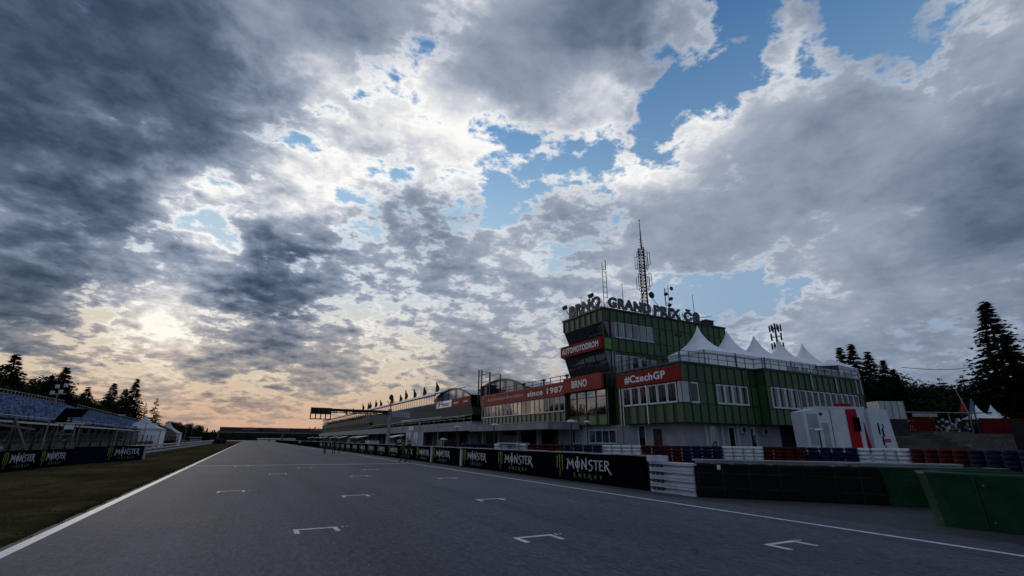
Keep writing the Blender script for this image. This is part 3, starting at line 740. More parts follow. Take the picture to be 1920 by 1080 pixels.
def aerial(x, y, z1, label, kind=0):
    t = thing('aerial', label, 'aerial', (x, y, 15.93), 0, 'aerials on the tower roof')
    b = MB(); b.tube((x, y, 15.93), (x, y, z1), .05, .03, 6); b.build('pole', m_metal_d, t)
    c = MB()
    if kind == 1:   # stacked folded dipoles
        b2 = x + .55
        c.bar((b2, y, 17.6), (b2, y, z1 - 1.0), .05)
        for i in range(7): c.bar((x, y, 17.7 + i * .62), (b2, y, 17.7 + i * .62), .04)
        c.bar((x, y, z1 - .9), (x + .5, y, z1 - .9), .05); c.bar((x + .5, y, z1 - .9), (x + .5, y, z1 + .35), .06)
    elif kind == 2:  # drums and panels
        for dx, zz in ((-.35, 19.6), (.45, 19.1), (0.1, 18.2), (.35, 17.6)):
            c.lathe((x + dx, y - .1, zz), [(.20, 0), (.22, .1), (.2, .35)], 10, 'Y')
        c.bar((x - .6, y, 17.4), (x - .6, y, 20.3), .08); c.bar((x - .6, y, 20.0), (x + .7, y, 20.6), .04); c.bar((x - .6, y, 18.4), (x + .5, y, 18.4), .05)
        c.lathe((x + .7, y, 20.5), [(.25, 0), (.27, .08), (.05, .2)], 12, 'Y')
    elif kind == 3:  # dish and yagi
        c.lathe((x + .1, y - .2, 17.2), [(.62, 0), (.66, .06), (.30, .22), (.05, .28)], 18, 'Y')
        c.bar((x + .5, y, 17.2), (x + 3.2, y, 17.7), .035)
        for i in range(6): c.bar((x + .9 + i * .4, y - .3, 17.27 + i * .075), (x + .9 + i * .4, y + .3, 17.27 + i * .075), .02)
    else:
        c.bar((x - .4, y, z1 - .2), (x + .4, y, z1 - .1), .03)
    c.build('antenna_elements', m_metal_d, t)
aerial(33.55, 41.0, 22.0, 'ladder-like dipole aerial above the gap after BRNO', 1)
aerial(36.4, 41.0, 19.8, 'plain whip aerial above the letters GRAND')
aerial(43.9, 41.0, 20.9, 'aerial pole with drum antennas above the letters PRIX', 2)
aerial(48.2, 41.0, 20.3, 'whip aerial with round dish and long yagi at the roof right end', 3)
aerial(33.0, 44.6, 18.6, 'thin short aerial above the letters BRNO')
def roof_flood(x, y, label):
    t = thing('floodlight', label, 'floodlight', (x + .9, y, 15.93), 0, 'floodlights on the tower roof edge')
    MB().bar((x + .9, y, 15.93), (x, y, 17.1), .06).build('arm', m_metal_d, t)
    b = MB(); b.hexa([(x - .2, y - .3, 17.0), (x + .12, y - .3, 17.2), (x + .12, y + .3, 17.2), (x - .2, y + .3, 17.0), (x - .35, y - .3, 17.4), (x - .05, y - .3, 17.6), (x - .05, y + .3, 17.6), (x - .35, y + .3, 17.4)])
    b.build('lamp_head', m_metal_d, t)
roof_flood(31.6, 45.9, 'floodlight on a bent arm at the far end of the letters BRNO')
roof_flood(31.3, 40.3, 'floodlight on a bent arm at the near end of the letters BRNO')
t = thing('roof_hatch', 'dark ventilation box at the right end of the tower roof', 'roof unit', (49.9, 41, 15.93))
MB().box(49.2, 50.6, 40.2, 41.8, 15.93, 16.75).build('casing', m_metal_d, t); MB().box(49.1, 50.7, 40.1, 41.9, 16.75, 16.85).build('lid', m_metal, t)

# ------------------------------------------------------------------ terrace railing, tents, lamp
def railing(name, label, pts, h=.95, z=8.62, step=1.3, rails=(.95, .5), mat=None, r=.03, post=None, cat='railing', group=None):
    t = thing(name, label, cat, (pts[0][0], pts[0][1], z), 0, group)
    b = MB(); c = MB()
    for (x0, y0), (x1, y1) in zip(pts, pts[1:]):
        L = math.hypot(x1 - x0, y1 - y0); n = max(1, round(L / step))
        for rr in rails: b.bar((x0, y0, z + rr), (x1, y1, z + rr), r * 2)
        for i in range(n + 1):
            x, y = x0 + (x1 - x0) * i / n, y0 + (y1 - y0) * i / n
            c.bar((x, y, z), (x, y, z + h), (post or r) * 2)
    b.build('rails', mat or m_metal_d, t); c.build('posts', mat or m_metal_d, t)
    return t
railing('terrace_railing', 'dark metal railing round the roof terrace in front of the tents', [(32.1, 37.5), (32.1, 29.5), (42.1, 29.5), (42.1, 28.6), (58.5, 28.6), (58.5, 39.0)], z=8.63, rails=(.95, .5), r=.022)
tc = MB()
rt = random.Random(5)
trough = thing('terrace_clutter', 'row of stacked white chairs and boxes behind the terrace railing', 'furniture', (50, 29.4, 8.64))
for i in range(26):
    x = 47 + i * .42 + rt.uniform(-.1, .1); h = rt.uniform(.25, .75)
    tc.box(x, x + rt.uniform(.15, .34), 29.0, 29.35, 8.64, 8.64 + h)
tc.build('chairs', m_plaster_l, trough)

def pagoda(x, y, z, s, hw, hp, label, group, mat=None, rot=0.0, wallh=True, depth=None):
    """one peaked marquee: concave spire roof over a square, valance, side walls"""
    t = thing('peaked_tent', label, 'tent', (x, y, z), rot, group)
    dy = (depth or s) / 2; dx = s / 2
    b = MB(); n = 24; rings = 9; vs = []
    for j in range(rings + 1):
        f = j / rings
        prof = .55 * (math.exp(-2.6 * f) - math.exp(-2.6)) / (1 - math.exp(-2.6)) + .45 * (1 - f)
        sc = max(f, .012)
        for i in range(n):
            a = 2 * math.pi * i / n
            # blend round (top) to square (bottom)
            cx, cy = math.cos(a), math.sin(a)
            m = max(abs(cx), abs(cy)); k = f ** 1.5
            ex = cx * (1 - k) + cx / m * k; ey = cy * (1 - k) + cy / m * k
            sag = .10 * s * .25 * (1 - abs(math.sin(2 * a))) * f * (1 - f)
            vs.append((ex * dx * sc, ey * dy * sc, hw + hp * prof - sag))
    fs = [(j * n + i, (j + 1) * n + i, (j + 1) * n + (i + 1) % n, j * n + (i + 1) % n) for j in range(rings) for i in range(n)]
    fs.append(tuple(range(n)))
    b.add(vs, fs)
    b.build('roof_canvas', mat or m_tent, t, local=True, smooth=True)
    v = MB(); v.box(-dx, dx, -dy - .02, -dy, hw - .28, hw); v.box(-dx, dx, dy, dy + .02, hw - .28, hw); v.box(-dx - .02, -dx, -dy, dy, hw - .28, hw); v.box(dx, dx + .02, -dy, dy, hw - .28, hw)
    v.build('valance', mat or m_tent, t, local=True)
    if wallh:
        w = MB()
        for sy in (-1, 1):
            m_ = 12
            for i in range(m_):
                x0, x1 = -dx + .05 + (s - .1) * i / m_, -dx + .05 + (s - .1) * (i + 1) / m_
                o0, o1 = .04 * math.sin(i * 2.1), .04 * math.sin((i + 1) * 2.1)
                w.quad((x0, sy * (dy - .06 + o0), 0), (x1, sy * (dy - .06 + o1), 0), (x1, sy * (dy - .06), hw - .2), (x0, sy * (dy - .06), hw - .2))
        for sx in (-1, 1): w.quad((sx * (dx - .06), -dy + .1, 0), (sx * (dx - .06), dy - .1, 0), (sx * (dx - .06), dy - .1, hw - .2), (sx * (dx - .06), -dy + .1, hw - .2))
        w.build('side_wall', m_tent, t, local=True)
    for sx in (-1, 1):
        for sy in (-1, 1): MB().box(sx * dx - .05, sx * dx + .05, sy * dy - .05, sy * dy + .05, 0, hw).build('corner_post', m_metal, t, local=True)
    return t
G = 'white peaked tents on the roof terrace'
labs = ['white peaked tent nearest the tower, first of the terrace row', 'white peaked tent second from the left on the roof terrace', 'white peaked tent in the middle of the roof terrace row',
        'white peaked tent second from the right on the roof terrace', 'white peaked tent at the right end of the roof terrace row']
for i in range(5): pagoda(40.65 + i * 4.6, 34.4, 8.63, 4.56, 2.02, 3.1, labs[i], G, depth=4.8)
t = thing('marquee', 'low white marquee without a peak at the right end of the terrace', 'tent', (59.0, 30.6, 8.6))
b = MB(); b.hexa([(56.6, 29.4, 10.2), (60.6, 29.4, 10.0), (60.6, 31.9, 10.2), (56.6, 31.9, 10.4), (57.4, 30.4, 11.05), (59.8, 30.4, 10.75), (59.8, 30.9, 10.8), (57.4, 30.9, 11.05)])
b.build('roof_canvas', m_tent, t)
MB().box(56.7, 60.5, 29.45, 29.5, 8.64, 10.15).box(60.45, 60.5, 29.5, 31.8, 8.64, 10.1).build('side_wall', m_tent_w, t)
t = thing('lamp_post', 'thin dark lamp post with twin heads standing on the terrace corner', 'lamp', (32.2, 29.45, 8.62))
MB().tube((32.2, 29.45, 8.62), (32.2, 29.45, 10.9), .05, .04).build('pole', m_metal_d, t)
MB().box(31.9, 32.1, 29.3, 29.6, 10.8, 11.05).box(32.3, 32.5, 29.3, 29.6, 10.75, 11.0).build('lamp_head', m_metal_d, t)

# ================================================================== long office wing with the anniversary banner
def long_wing():
    T = thing('long_wing', 'long green wing with a row of reflecting windows under a faded red banner', 'building', (38, 58.7, 0))
    MB().box(32.0, 44.0, 47.05, 70.4, 3.9, 8.45).build('wall', m_green, T)
    mullions(T, 'X', 32.0, 47.05, 70.4, 3.9, 7.0, 1.167, joints=(5.15,))
    MB().box(31.9, 44.1, 47.0, 70.5, 8.45, 8.6).build('roof_edge', m_mull, T)
    for i in range(20):
        y = 47.1 + i * 1.167
        window(T, 'X', 32.0, y + .04, y + 1.12, 5.2, 6.95, m_glass_r if (i * 7) % 5 in (0, 2, 3) else m_glass, fw=.07)
    # ground floor set back behind openings
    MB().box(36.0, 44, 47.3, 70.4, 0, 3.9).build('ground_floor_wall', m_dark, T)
    MB().box(32.3, 36.0, 47.2, 49.2, 0, 3.5).build('end_wall', m_plaster, T)
    for y in (52.6, 57.8, 63.5, 69.0): MB().box(31.6, 32.1, y, y + .4, 0, 3.2).build('column', m_plaster_l, T)
    MB().box(33.0, 33.1, 60.5, 66.5, 0, 2.6).build('roller_shutter', m_plaster, T)
    MB().box(33.5, 33.6, 50.2, 52.0, 0, 2.7).build('side_door', m_conc_d, T)
long_wing()
def canopy(label, x0, x1, y0, y1, z0, z1):
    t = thing('canopy', label, 'canopy', ((x0 + x1) / 2, y0, z0), 0, 'concrete canopies over the garages')
    MB().box(x0, x1, y0, y1, z0, z1).build('slab', m_conc, t)
    MB().box(x0 - .05, x1, y0 - .05, y1, z1, z1 + .06).build('coping', m_plaster_l, t)
    return t
canopy('concrete canopy over the openings below the green long wing', 28.0, 32.0, 44.4, 66.0, 3.1, 3.85)
s = wall_sign('wall_banner', 'long faded red banner with white 1987 over the row of windows', 'X', 32.0, 47.0, 70.6, 7.0, 8.5, m_orange, .2)
text('lettering', 'since 1987', m_white_t, s, 'X', 32.0, 55.6, 7.4, 8.4, .72, .02, .02, 0, .2)
text('lettering', 'Automotodrom Brno history', m_pale_t, s, 'X', 32.0, 68.0, 7.42, 11.2, .66, .02, .02, 0, .2)
b = MB()
for a in range(16):
    a0, a1 = a * .3927, (a + 1) * .3927
    b.bar((31.78, 69.5 + .38 * math.cos(a0), 7.72 + .55 * math.sin(a0)), (31.78, 69.5 + .38 * math.cos(a1), 7.72 + .55 * math.sin(a1)), .07)
b.bar((31.78, 69.5, 7.2), (31.78, 69.5, 8.2), .06); b.build('emblem', m_pale_t, s)
railing('roof_railing', 'grey railing along the flat roof of the long green wing', [(33.0, 47.2), (33.0, 70.0)], z=8.6, step=2.2, rails=(.95, .5), r=.035)
for i, (y, lab) in enumerate(((49.5, 'low roof box just left of the tower'), (55.0, 'small roof vent in the middle of the long wing roof'), (60.5, 'small roof vent near the arched roof'))):
    t = thing('roof_vent', lab, 'roof unit', (34, y, 8.6)); MB().tube((34, y, 8.6), (34, y, 9.6), .12).build('pipe', m_metal_d, t); MB().lathe((34, y, 9.6), [(.25, 0), (.3, .1), (.05, .3)], 10).build('cowl', m_metal_d, t)

# ------------------------------------------------------------------ arched roofs and scaffold beside the pit building
def arched(x0, x1, y0, y1, zb, zt, label):
    t = thing('arched_roof', label, 'roof', ((x0 + x1) / 2, (y0 + y1) / 2, zb), 0, 'arched translucent roofs')
    n = 16; b = MB(); pr = []
    for i in range(n + 1):
        f = i / n; pr.append((y0 + (y1 - y0) * f, zb + (zt - zb) * (1 - (2 * f - 1) ** 2)))
    for i in range(n):
        (ya, za), (yb, zb_) = pr[i], pr[i + 1]
        b.hexa([(x0, ya, za - .06), (x1, ya, za - .06), (x1, yb, zb_ - .06), (x0, yb, zb_ - .06), (x0, ya, za), (x1, ya, za), (x1, yb, zb_), (x0, yb, zb_)])
    b.build('vault', m_arch, t, smooth=False)
    e = MB(); e.add([(x0 + .1, q[0], q[1] - .05) for q in pr] + [(x0 + .1, y1, 8.6), (x0 + .1, y0, 8.6)], [tuple(range(n + 3))]); e.build('end_glazing', m_arch, t)
    r = MB()
    for (ya, za), (yb, zb_) in zip(pr, pr[1:]): r.bar((x0 - .05, ya, za), (x0 - .05, yb, zb_), .22)
    for i in range(0, n + 1, 3): r.bar((x0, pr[i][0], 8.6), (x0, pr[i][0], pr[i][1]), .10)
    r.build('rib_frame', m_metal_d, t)
m_arch = M('translucent_roof', (0.16, 0.20, 0.28), 0.3, var=0.3)
arched(36.5, 46, 64.5, 84.0, 9.9, 11.9, 'arched pale blue roof behind the end of the long banner')
arched(33.0, 42, 78.0, 97.0, 9.6, 11.3, 'arched pale roof joining the pit building roof, left of the scaffold')
def scaffold():
    t = thing('scaffold_tower', 'dark ladder scaffold tower standing above the banner end', 'scaffold', (32.6, 70.5, 8.6))
    b = MB()
    for x, y, z in ((32.2, 72.6, 13.1), (32.2, 71.4, 13.0), (32.2, 68.2, 12.2), (34, 72.2, 12.6), (34, 68.2, 12.0)): b.bar((x, y, 7.5), (x, y, z), .16)
    b.build('standards', m_metal_d, t)
    r = MB()
    for i in range(14): r.bar((32.2, 72.6, 8.2 + i * .35), (32.2, 71.4, 8.2 + i * .35), .06)
    for z in (10.2, 10.9, 11.5, 12.1): r.bar((32.2, 71.4, z), (32.2, 68.2, z), .07); r.bar((34, 72.2, z), (34, 68.2, z), .06)
    r.bar((32.2, 71.4, 12.6), (32.2, 68.2, 12.2), .09)
    r.build('ledgers', m_metal_d, t)
    MB().box(32.3, 34, 69.5, 72.0, 8.6, 10.4).build('dark_cabin', m_metal_d, t)
scaffold()

# ================================================================== the long pit building
def clear_glass():
    m = bpy.data.materials.new('clear_glass'); m.use_nodes = True; k = NT(m.node_tree)
    out = k.n['Material Output']; tr = k.n.new('ShaderNodeBsdfTransparent'); gl = k.n.new('ShaderNodeBsdfGlossy'); mx = k.n.new('ShaderNodeMixShader'); fr = k.n.new('ShaderNodeFresnel')
    tr.inputs[0].default_value = (.85, .86, .84, 1); gl.inputs['Roughness'].default_value = .05; fr.inputs[0].default_value = 1.3
    k.l.new(fr.outputs[0], mx.inputs[0]); k.l.new(tr.outputs[0], mx.inputs[1]); k.l.new(gl.outputs[0], mx.inputs[2]); k.l.new(mx.outputs[0], out.inputs[0])
    return m
m_clear = clear_glass()
def pit_building():
    T = thing('pit_building', 'long multi-storey pit building with sloping roof and lit glass band along the track', 'building', (40, 170, 0))
    y0, y1 = 74.0, 262.0
    # roof: light sheet sloping up from the eave
    MB().hexa([(31.3, y0 + 18, 10.55), (38, y0 + 18, 12.3), (38, y1, 12.3), (31.3, y1, 10.55), (31.3, y0 + 18, 10.75), (38, y0 + 18, 12.5), (38, y1, 12.5), (31.3, y1, 10.75)]).build('roof', m_metal_l, T)
    MB().box(31.2, 31.35, y0 + 18, y1, 10.5, 10.85).build('roof_edge', m_white_t, T)
    # upper lounge: seen right through to the western sky in places
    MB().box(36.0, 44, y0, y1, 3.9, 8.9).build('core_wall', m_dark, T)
    MB().box(36.0, 44, y0, y0 + 18, 8.9, 10.4).build('stair_core', m_dark, T)
    MB().box(31.8, 36.0, y0, y1, 7.2, 7.6).build('upper_floor', m_conc_d, T)
    MB().box(31.8, 36.0, y0, y1, 4.0, 4.9).build('lower_floor', m_conc, T)
    MB().box(31.35, 31.6, y0 + 18, y1, 10.32, 10.55).build('eave_beam', m_metal_d, T)
    b = MB()
    n = 100
    for i in range(n):
        y = y0 + 18 + (y1 - y0 - 18) * i / n
        b.bar((32.0, y, 8.9), (31.95, y, 10.5), .13, .05)
    b.build('glazing_bars', m_metal_d, T)
    for i in range(40):
        ya = y0 + 18 + i * 4.2
        MB().quad((32.05, ya + 4.1, 9.0), (32.05, ya, 9.0), (31.9, ya, 10.5), (31.9, ya + 4.1, 10.5)).build('lounge_pane', m_clear, T)
    # slatted parapet
    b = MB()
    for i in range(90):
        y = 88 + i * .72; b.bar((31.9, y, 7.75), (31.75, y + .2, 8.9), .30, .04)
    b.build('slatted_parapet', m_tent_w, T)
    MB().box(31.95, 32.05, 88, 153, 7.7, 8.85).build('parapet_backing', m_metal_d, T)
    # deep sloping fascia under the lounge
    MB().hexa([(32.0, y0, 6.0), (33.5, y0, 5.9), (33.5, 150, 5.9), (32.0, 150, 6.0), (31.6, y0, 7.7), (33.5, y0, 7.7), (33.5, 150, 7.7), (31.6, 150, 7.7)]).build('fascia', m_fascia, T)
    b = MB()
    for i in range(16): b.bar((30.6, 78 + i * 4.6, 5.6), (32.6, 78 + i * 4.6, 5.9), 1.0, .06)
    b.build('soffit_lamps', m_white_t, T)
    # far part: stepped terraces and curved soffit
    MB().hexa([(31.9, 150, 5.0), (36, 150, 5.0), (36, y1, 5.0), (31.9, y1, 5.0), (31.0, 150, 6.7), (36, 150, 6.7), (36, y1, 6.7), (31.0, y1, 6.7)]).build('curved_soffit', m_fascia, T)
    MB().box(31.6, 36, 150, y1, 6.7, 8.4).build('terrace_front', m_conc_d, T)
    MB().hexa([(31.7, 160, 8.4), (36, 160, 8.4), (36, y1, 8.4), (31.7, y1, 8.4), (32.5, 160, 9.6), (36, 160, 9.6), (36, y1, 9.6), (32.5, y1, 9.6)]).build('terrace_glazing', m_glass, T)
    b = MB()
    for i in range(30): b.bar((31.6, 152 + i * 3.7, 6.7), (31.6, 152 + i * 3.7, 9.9), .14)
    b.build('terrace_posts', m_metal_d, T)
    # ground floor garages
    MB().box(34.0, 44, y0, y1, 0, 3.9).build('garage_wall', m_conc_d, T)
    for i in range(30):
        ya = y0 + 1 + i * 6.2
        c = MB().box(32.2, 32.7, ya, ya + .5, 0, 4.0); c.build('column', m_conc, T)
        MB().box(33.9, 34.0, ya + 1.2, ya + 5.6, 0, 3.0).build('garage_door', m_dark if i % 3 else m_plaster, T)
    # stairs and railing at the near end
    b = MB()
    for z in (5.4, 5.9): b.bar((31.7, y0, z), (31.7, y1, z), .05)
    for i in range(60): b.bar((31.7, y0 + i * 3.1, 4.9), (31.7, y0 + i * 3.1, 5.9), .05)
    b.build('balcony_rail', m_metal, T)
m_fascia = M('olive_grey_fascia', (0.040, 0.046, 0.042), 0.8, var=0.2)
pit_building()
canopy('long concrete canopy slab along the pit garages left of the green wing', 29.2, 31.8, 66.3, 250, 3.3, 4.2)
s = wall_sign('wall_banner', 'white banner with dark flag mark beside the red pit banners', 'X', 31.85, 83.4, 91.5, 7.75, 8.95, m_truck, .15)
MB().add([(31.68, 90.8, 7.9), (31.68, 89.9, 8.1), (31.68, 89.4, 8.8), (31.68, 90.3, 8.6)], [(0, 1, 2, 3)]).build('flag_mark', m_t_blue, s)
MB().box(31.66, 31.70, 84.6, 88.8, 8.30, 8.45).box(31.66, 31.70, 85.0, 88.4, 8.05, 8.15).build('text_bars', m_t_blue, s)
s = wall_sign('wall_banner', 'bright red banner with pale marks, directly right of the white one', 'X', 31.85, 78.9, 83.2, 7.6, 9.0, m_red, .15); 
MB().box(31.66, 31.70, 80.0, 82.2, 8.1, 8.4).build('text_bars', m_pale_t, s)
s = wall_sign('wall_banner', 'bright red banner with pale marks touching the dark end of the pit building', 'X', 31.85, 74.6, 78.7, 7.5, 9.05, m_red, .15)
MB().box(31.66, 31.70, 75.6, 77.6, 8.1, 8.4).build('text_bars', m_pale_t, s)

# flags on the roof
def roof_flag(y, h, lean, label):
    t = thing('feather_flag', label, 'flag', (34, y, 11.45), 0, 'dark flags on the pit building roof')
    MB().tube((34, y, 11.0), (34, y + lean, 11.0 + h), .05, .03, 6).build('pole', m_metal_d, t)
    b = MB(); pts = []
    for i in range(9):
        f = i / 8; w = .55 * math.sin(min(1, f * 1.15 + .12) * 3.0) ** .7 if f < .97 else .1
        pts.append((y + lean * (.3 + .7 * f) - w - .02, 11.0 + h * (.25 + .75 * f), w))
    for (a, za, wa), (c, zc, wc) in zip(pts, pts[1:]):
        b.hexa([(34, a + wa - .02, za), (34 + wa * 1.3, a + wa - .3, za), (34 + wa * 1.3, a + wa - .26, za), (34, a + wa + .02, za), (34, c + wc - .02, zc), (34 + wc * 1.3, c + wc - .3, zc), (34 + wc * 1.3, c + wc - .26, zc), (34, c + wc + .02, zc)])
    b.build('flag_cloth', m_flag, t)
m_flag = M('dark_flag_cloth', (0.02, 0.022, 0.025), 0.7, var=0.5)
fl = [(99.2, 2.9, 0), (108.1, 2.6, -.3), (115.3, 2.8, .5), (123.2, 3.2, 0), (128.4, 2.4, -.3), (136.9, 3.0, .8), (150.6, 2.6, .4), (157.8, 3.0, -.5), (165.7, 3.0, 0), (169.0, 2.9, -.4), (177.0, 3.2, 1.2), (196, 2.6, .2), (212, 2.4, -.3)]
ords = ['nearest', 'second', 'third', 'fourth', 'fifth', 'sixth', 'seventh', 'eighth', 'ninth', 'tenth', 'eleventh', 'twelfth', 'farthest']
for (y, h, l), o_ in zip(fl, ords): roof_flag(y, h, l, 'dark feather flag on the pit roof, %s of the row counted from the tower' % o_)

# ================================================================== start light gantry
def start_gantry():
    t = thing('start_gantry', 'start light gantry reaching over the track from a grey pole', 'gantry', (15.1, 61.0, 0))
    MB().tube((15.1, 61, 0), (15.1, 61, 5.5), .26, .22, 12).build('pole', m_plaster, t)
    b = MB(); z0, z1 = 4.85, 5.25
    for dy in (-.25, .25):
        for z in (z0, z1): b.bar((8.0, 61 + dy, z), (15.1, 61 + dy, z), .08)
        for i in range(12):
            xa = 8.0 + i * .59; b.bar((xa, 61 + dy, z0 if i % 2 else z1), (xa + .59, 61 + dy, z1 if i % 2 else z0), .05)
    b.build('truss_arm', m_metal_d, t)
    MB().box(15.3, 17.6, 60.7, 61.3, 4.55, 5.25).build('equipment_box', m_plaster, t)
    p = MB(); p.box(5.85, 8.15, 60.8, 61.1, 5.08, 5.35); p.box(5.85, 8.15, 60.8, 61.1, 4.02, 4.12); p.box(5.85, 8.15, 60.8, 61.1, 4.62, 4.72)
    for i in range(5): p.box(5.85 + i * .55, 5.95 + i * .55, 60.8, 61.1, 4.12, 5.08)
    p.box(5.95, 8.05, 61.0, 61.1, 4.72, 5.08)
    p.build('light_panel_frame', m_metal_d, t)
    MB().box(8.0, 15.1, 60.95, 61.05, 4.98, 5.22).build('arm_plate', m_metal_d, t)
    for i in range(4):
        x = 6.175 + i * .55
        MB().lathe((x, 60.78, 4.9), [(.14, 0), (.16, .1), (.16, .25)], 12, 'Y').build('signal_lamp', m_metal_d, t)
        MB().lathe((x, 60.9, 5.02), [(.10, 0), (.12, .05)], 10, 'Y').build('lamp_hood', m_lens, t)
    c = MB()
    for k in range(4):
        a = k * 1.57; c.bar((15.1, 61, 5.9), (15.1 + .5 * math.cos(a), 61 + .5 * math.sin(a), 6.5), .06)
    c.tube((15.1, 61, 5.5), (15.1, 61, 7.0), .06); c.lathe((15.1, 61, 6.6), [(.1, 0), (.3, .2), (.25, .5), (.05, .7)], 10)
    c.build('beacon', m_metal_d, t)
start_gantry()

# ================================================================== pit wall and its black banners
t = thing('pit_wall', 'low concrete pit wall beside the track behind the black banners', 'wall', (14.7, 60, 0))
MB().box(14.45, 14.85, 15.2, 330, 0, 1.25).build('wall', m_conc, t)
MB().box(14.38, 14.9, 15.2, 330, 1.25, 1.31).build('coping', m_conc, t)
fr = MB()
for i in range(18):
    ya = 16 + i * 3.4
    fr.box(14.26, 14.36, ya, ya + (2.6 if i % 3 else 1.7), 1.30, 1.345)
fr.build('loose_edge_strips', m_plaster_l, t)

# jagged gothic lettering drawn with tapered strokes
def stroke(b, P, pts, w0, w1=None, d0=0.0, d1=.02):
    w1 = w0 if w1 is None else w1
    n = len(pts) - 1
    for i in range(n):
        (x0, y0), (x1, y1) = pts[i], pts[i + 1]
        wa = w0 + (w1 - w0) * i / n; wb = w0 + (w1 - w0) * (i + 1) / n
        L = math.hypot(x1 - x0, y1 - y0) or 1e-6; nx, ny = -(y1 - y0) / L, (x1 - x0) / L
        q = [(x0 - nx * wa / 2, y0 - ny * wa / 2), (x0 + nx * wa / 2, y0 + ny * wa / 2), (x1 + nx * wb / 2, y1 + ny * wb / 2), (x1 - nx * wb / 2, y1 - ny * wb / 2)]
        b.hexa([P(x, y, d0) for x, y in q] + [P(x, y, d1) for x, y in q])
GL = {  # letter: (advance, strokes)
 'M': (1.02, [[(0.0, -.10), (.14, .95)], [(.10, .98), (.42, .28)], [(.42, .28), (.74, .98)], [(.70, .95), (.84, .0), (.92, .06)], [(-.06, .88), (.18, .98)]]),
 'O': (.80, [[(.36, .86), (.12, .66), (.10, .34), (.34, .06), (.60, .32), (.58, .66), (.36, .86)], [(.36, 1.22), (.35, -.28)]]),
 'N': (.84, [[(.10, .0), (.12, .92)], [(.08, .95), (.60, .10)], [(.62, -.02), (.62, 1.15)]]),
 'S': (.66, [[(.54, .84), (.30, .92), (.10, .72), (.22, .50), (.50, .40), (.52, .14), (.26, -.12), (.04, .0)]]),
 'T': (.62, [[(.0, .88), (.58, .92)], [(.30, .90), (.28, .0)]]),
 'E': (.58, [[(.10, .92), (.10, .04)], [(.08, .90), (.50, .90)], [(.10, .48), (.40, .50)], [(.08, .05), (.52, .03)]]),
 'R': (.78, [[(.10, .0), (.10, .92)], [(.08, .92), (.48, .84), (.50, .58), (.12, .48)], [(.24, .48), (.62, -.12), (.78, -.30)]]),
 'G': (.66, [[(.52, .80), (.12, .80), (.12, .10), (.52, .10), (.52, .44), (.34, .44)]]),
 'Y': (.60, [[(.05, .85), (.28, .45)], [(.52, .85), (.28, .45), (.26, .0)]])}
def gothic(b, P, word, x, y, h, sx, w, gap=0.0):
    for ch in word:
        adv, sts = GL[ch]
        for st in sts: stroke(b, lambda a, c, d: P(x + a * sx, y + c * h, d), [(p[0], p[1]) for p in st], w, w * .55)
        x += (adv + gap) * sx
    return x
def claw(b, P, x, y, h, w):
    for i, (dx, dl, top) in enumerate(((0, .62, .93), (.36, 1.0, 1.0), (.74, .72, .97))):
        pts = [(-.07, top), (.02, .80), (-.03, .55), (.04, .35), (.0, 1 - dl)]
        stroke(b, lambda a, c, d: P(x + (dx + a) * w, y + c * h, d), [(p[0], p[1]) for p in pts], .085, .03)
        stroke(b, lambda a, c, d: P(x + (dx + a) * w, y + c * h, d), [(-.12, top - .01), (.05, top)], .07, .03)
def energy_banner(ax, c, u, width, z0, z1, s, logo_w, label, group, base, flip=1, off=.6, slant=0.0):
    """black banner: u = left edge as read; s = reading direction along the wall"""
    t = thing('advertising_banner', label, 'banner', fpt(ax, c, u + s * width / 2, z0, 0), 0, group)
    b = MB(); fbox(b, ax, c, min(u, u + s * width), max(u, u + s * width), z0, z1, 0, .05); b.build('cloth', base, t)
    H = z1 - z0; k = H / 1.3
    def mkP(un, zn, sc_x, sc_z): return lambda a, q, d: fpt(ax, c, u + s * (un + a * sc_x), z0 + zn + q * sc_z, .052 + d)
    cw = logo_w * .15
    m_ = MB(); claw(m_, mkP(off, H * .12, 1, H * .80), 0, 0, 1, cw)
    m_.build('claw_mark', m_logo_g, t)
    x0 = off + logo_w * .21; lw = logo_w * .79; tot = sum(GL[q][0] for q in 'MONSTER')
    m_ = MB(); gothic(m_, mkP(x0, H * .45, lw / tot, H * .36), 'MONSTER', 0, 0, 1, 1, .145)
    m_.build('lettering', m_logo_w, t)
    tot2 = sum(GL[q][0] + .55 for q in 'ENERGY')
    m_ = MB(); gothic(m_, mkP(x0 + lw * .16, H * .16, lw * .70 / tot2, H * .14), 'ENERGY', 0, 0, 1, 1, .2, .55)
    m_.build('small_lettering', m_logo_e, t)
    return t
gb = 'black energy drink banners along the pit wall'
pos = [(22.35, 7.05, .55, 4.3), (29.2, 6.8, .6, 4.3), (34.75, 5.5, .3, 4.0), (41.6, 6.8, .25, 4.1)]
labs = ['black banner with green claw and MONSTER ENERGY, nearest on the pit wall', 'black banner with green claw and MONSTER ENERGY, second nearest on the pit wall',
        'black banner with green claw and MONSTER ENERGY, third nearest, beside the first white strip', 'black banner with MONSTER ENERGY between two white strips of the pit wall']
for (u, w, off, lw), lb in zip(pos, labs): energy_banner('X', 14.30, u, w, 0.0, 1.27, -1, lw, lb, gb, m_black, off=off)
u = 41.7; i = 0
far_l = ['fifth', 'sixth', 'seventh', 'eighth', 'ninth', 'tenth', 'eleventh', 'twelfth', 'thirteenth', 'fourteenth', 'fifteenth', 'sixteenth', 'seventeenth', 'eighteenth']
for q in far_l:
    w = 5.6 if i > 1 else 5.0
    energy_banner('X', 14.30, u + w, w - .12, 0.0, 1.27, -1, 3.6, 'small looking black MONSTER ENERGY banner, %s along the pit wall from the near end' % q, gb, m_black, off=.7)
    u += w; i += 1
t = thing('advertising_banner', 'long plain dark banner strip on the farthest part of the pit wall', 'banner', (14.3, 220, 0))
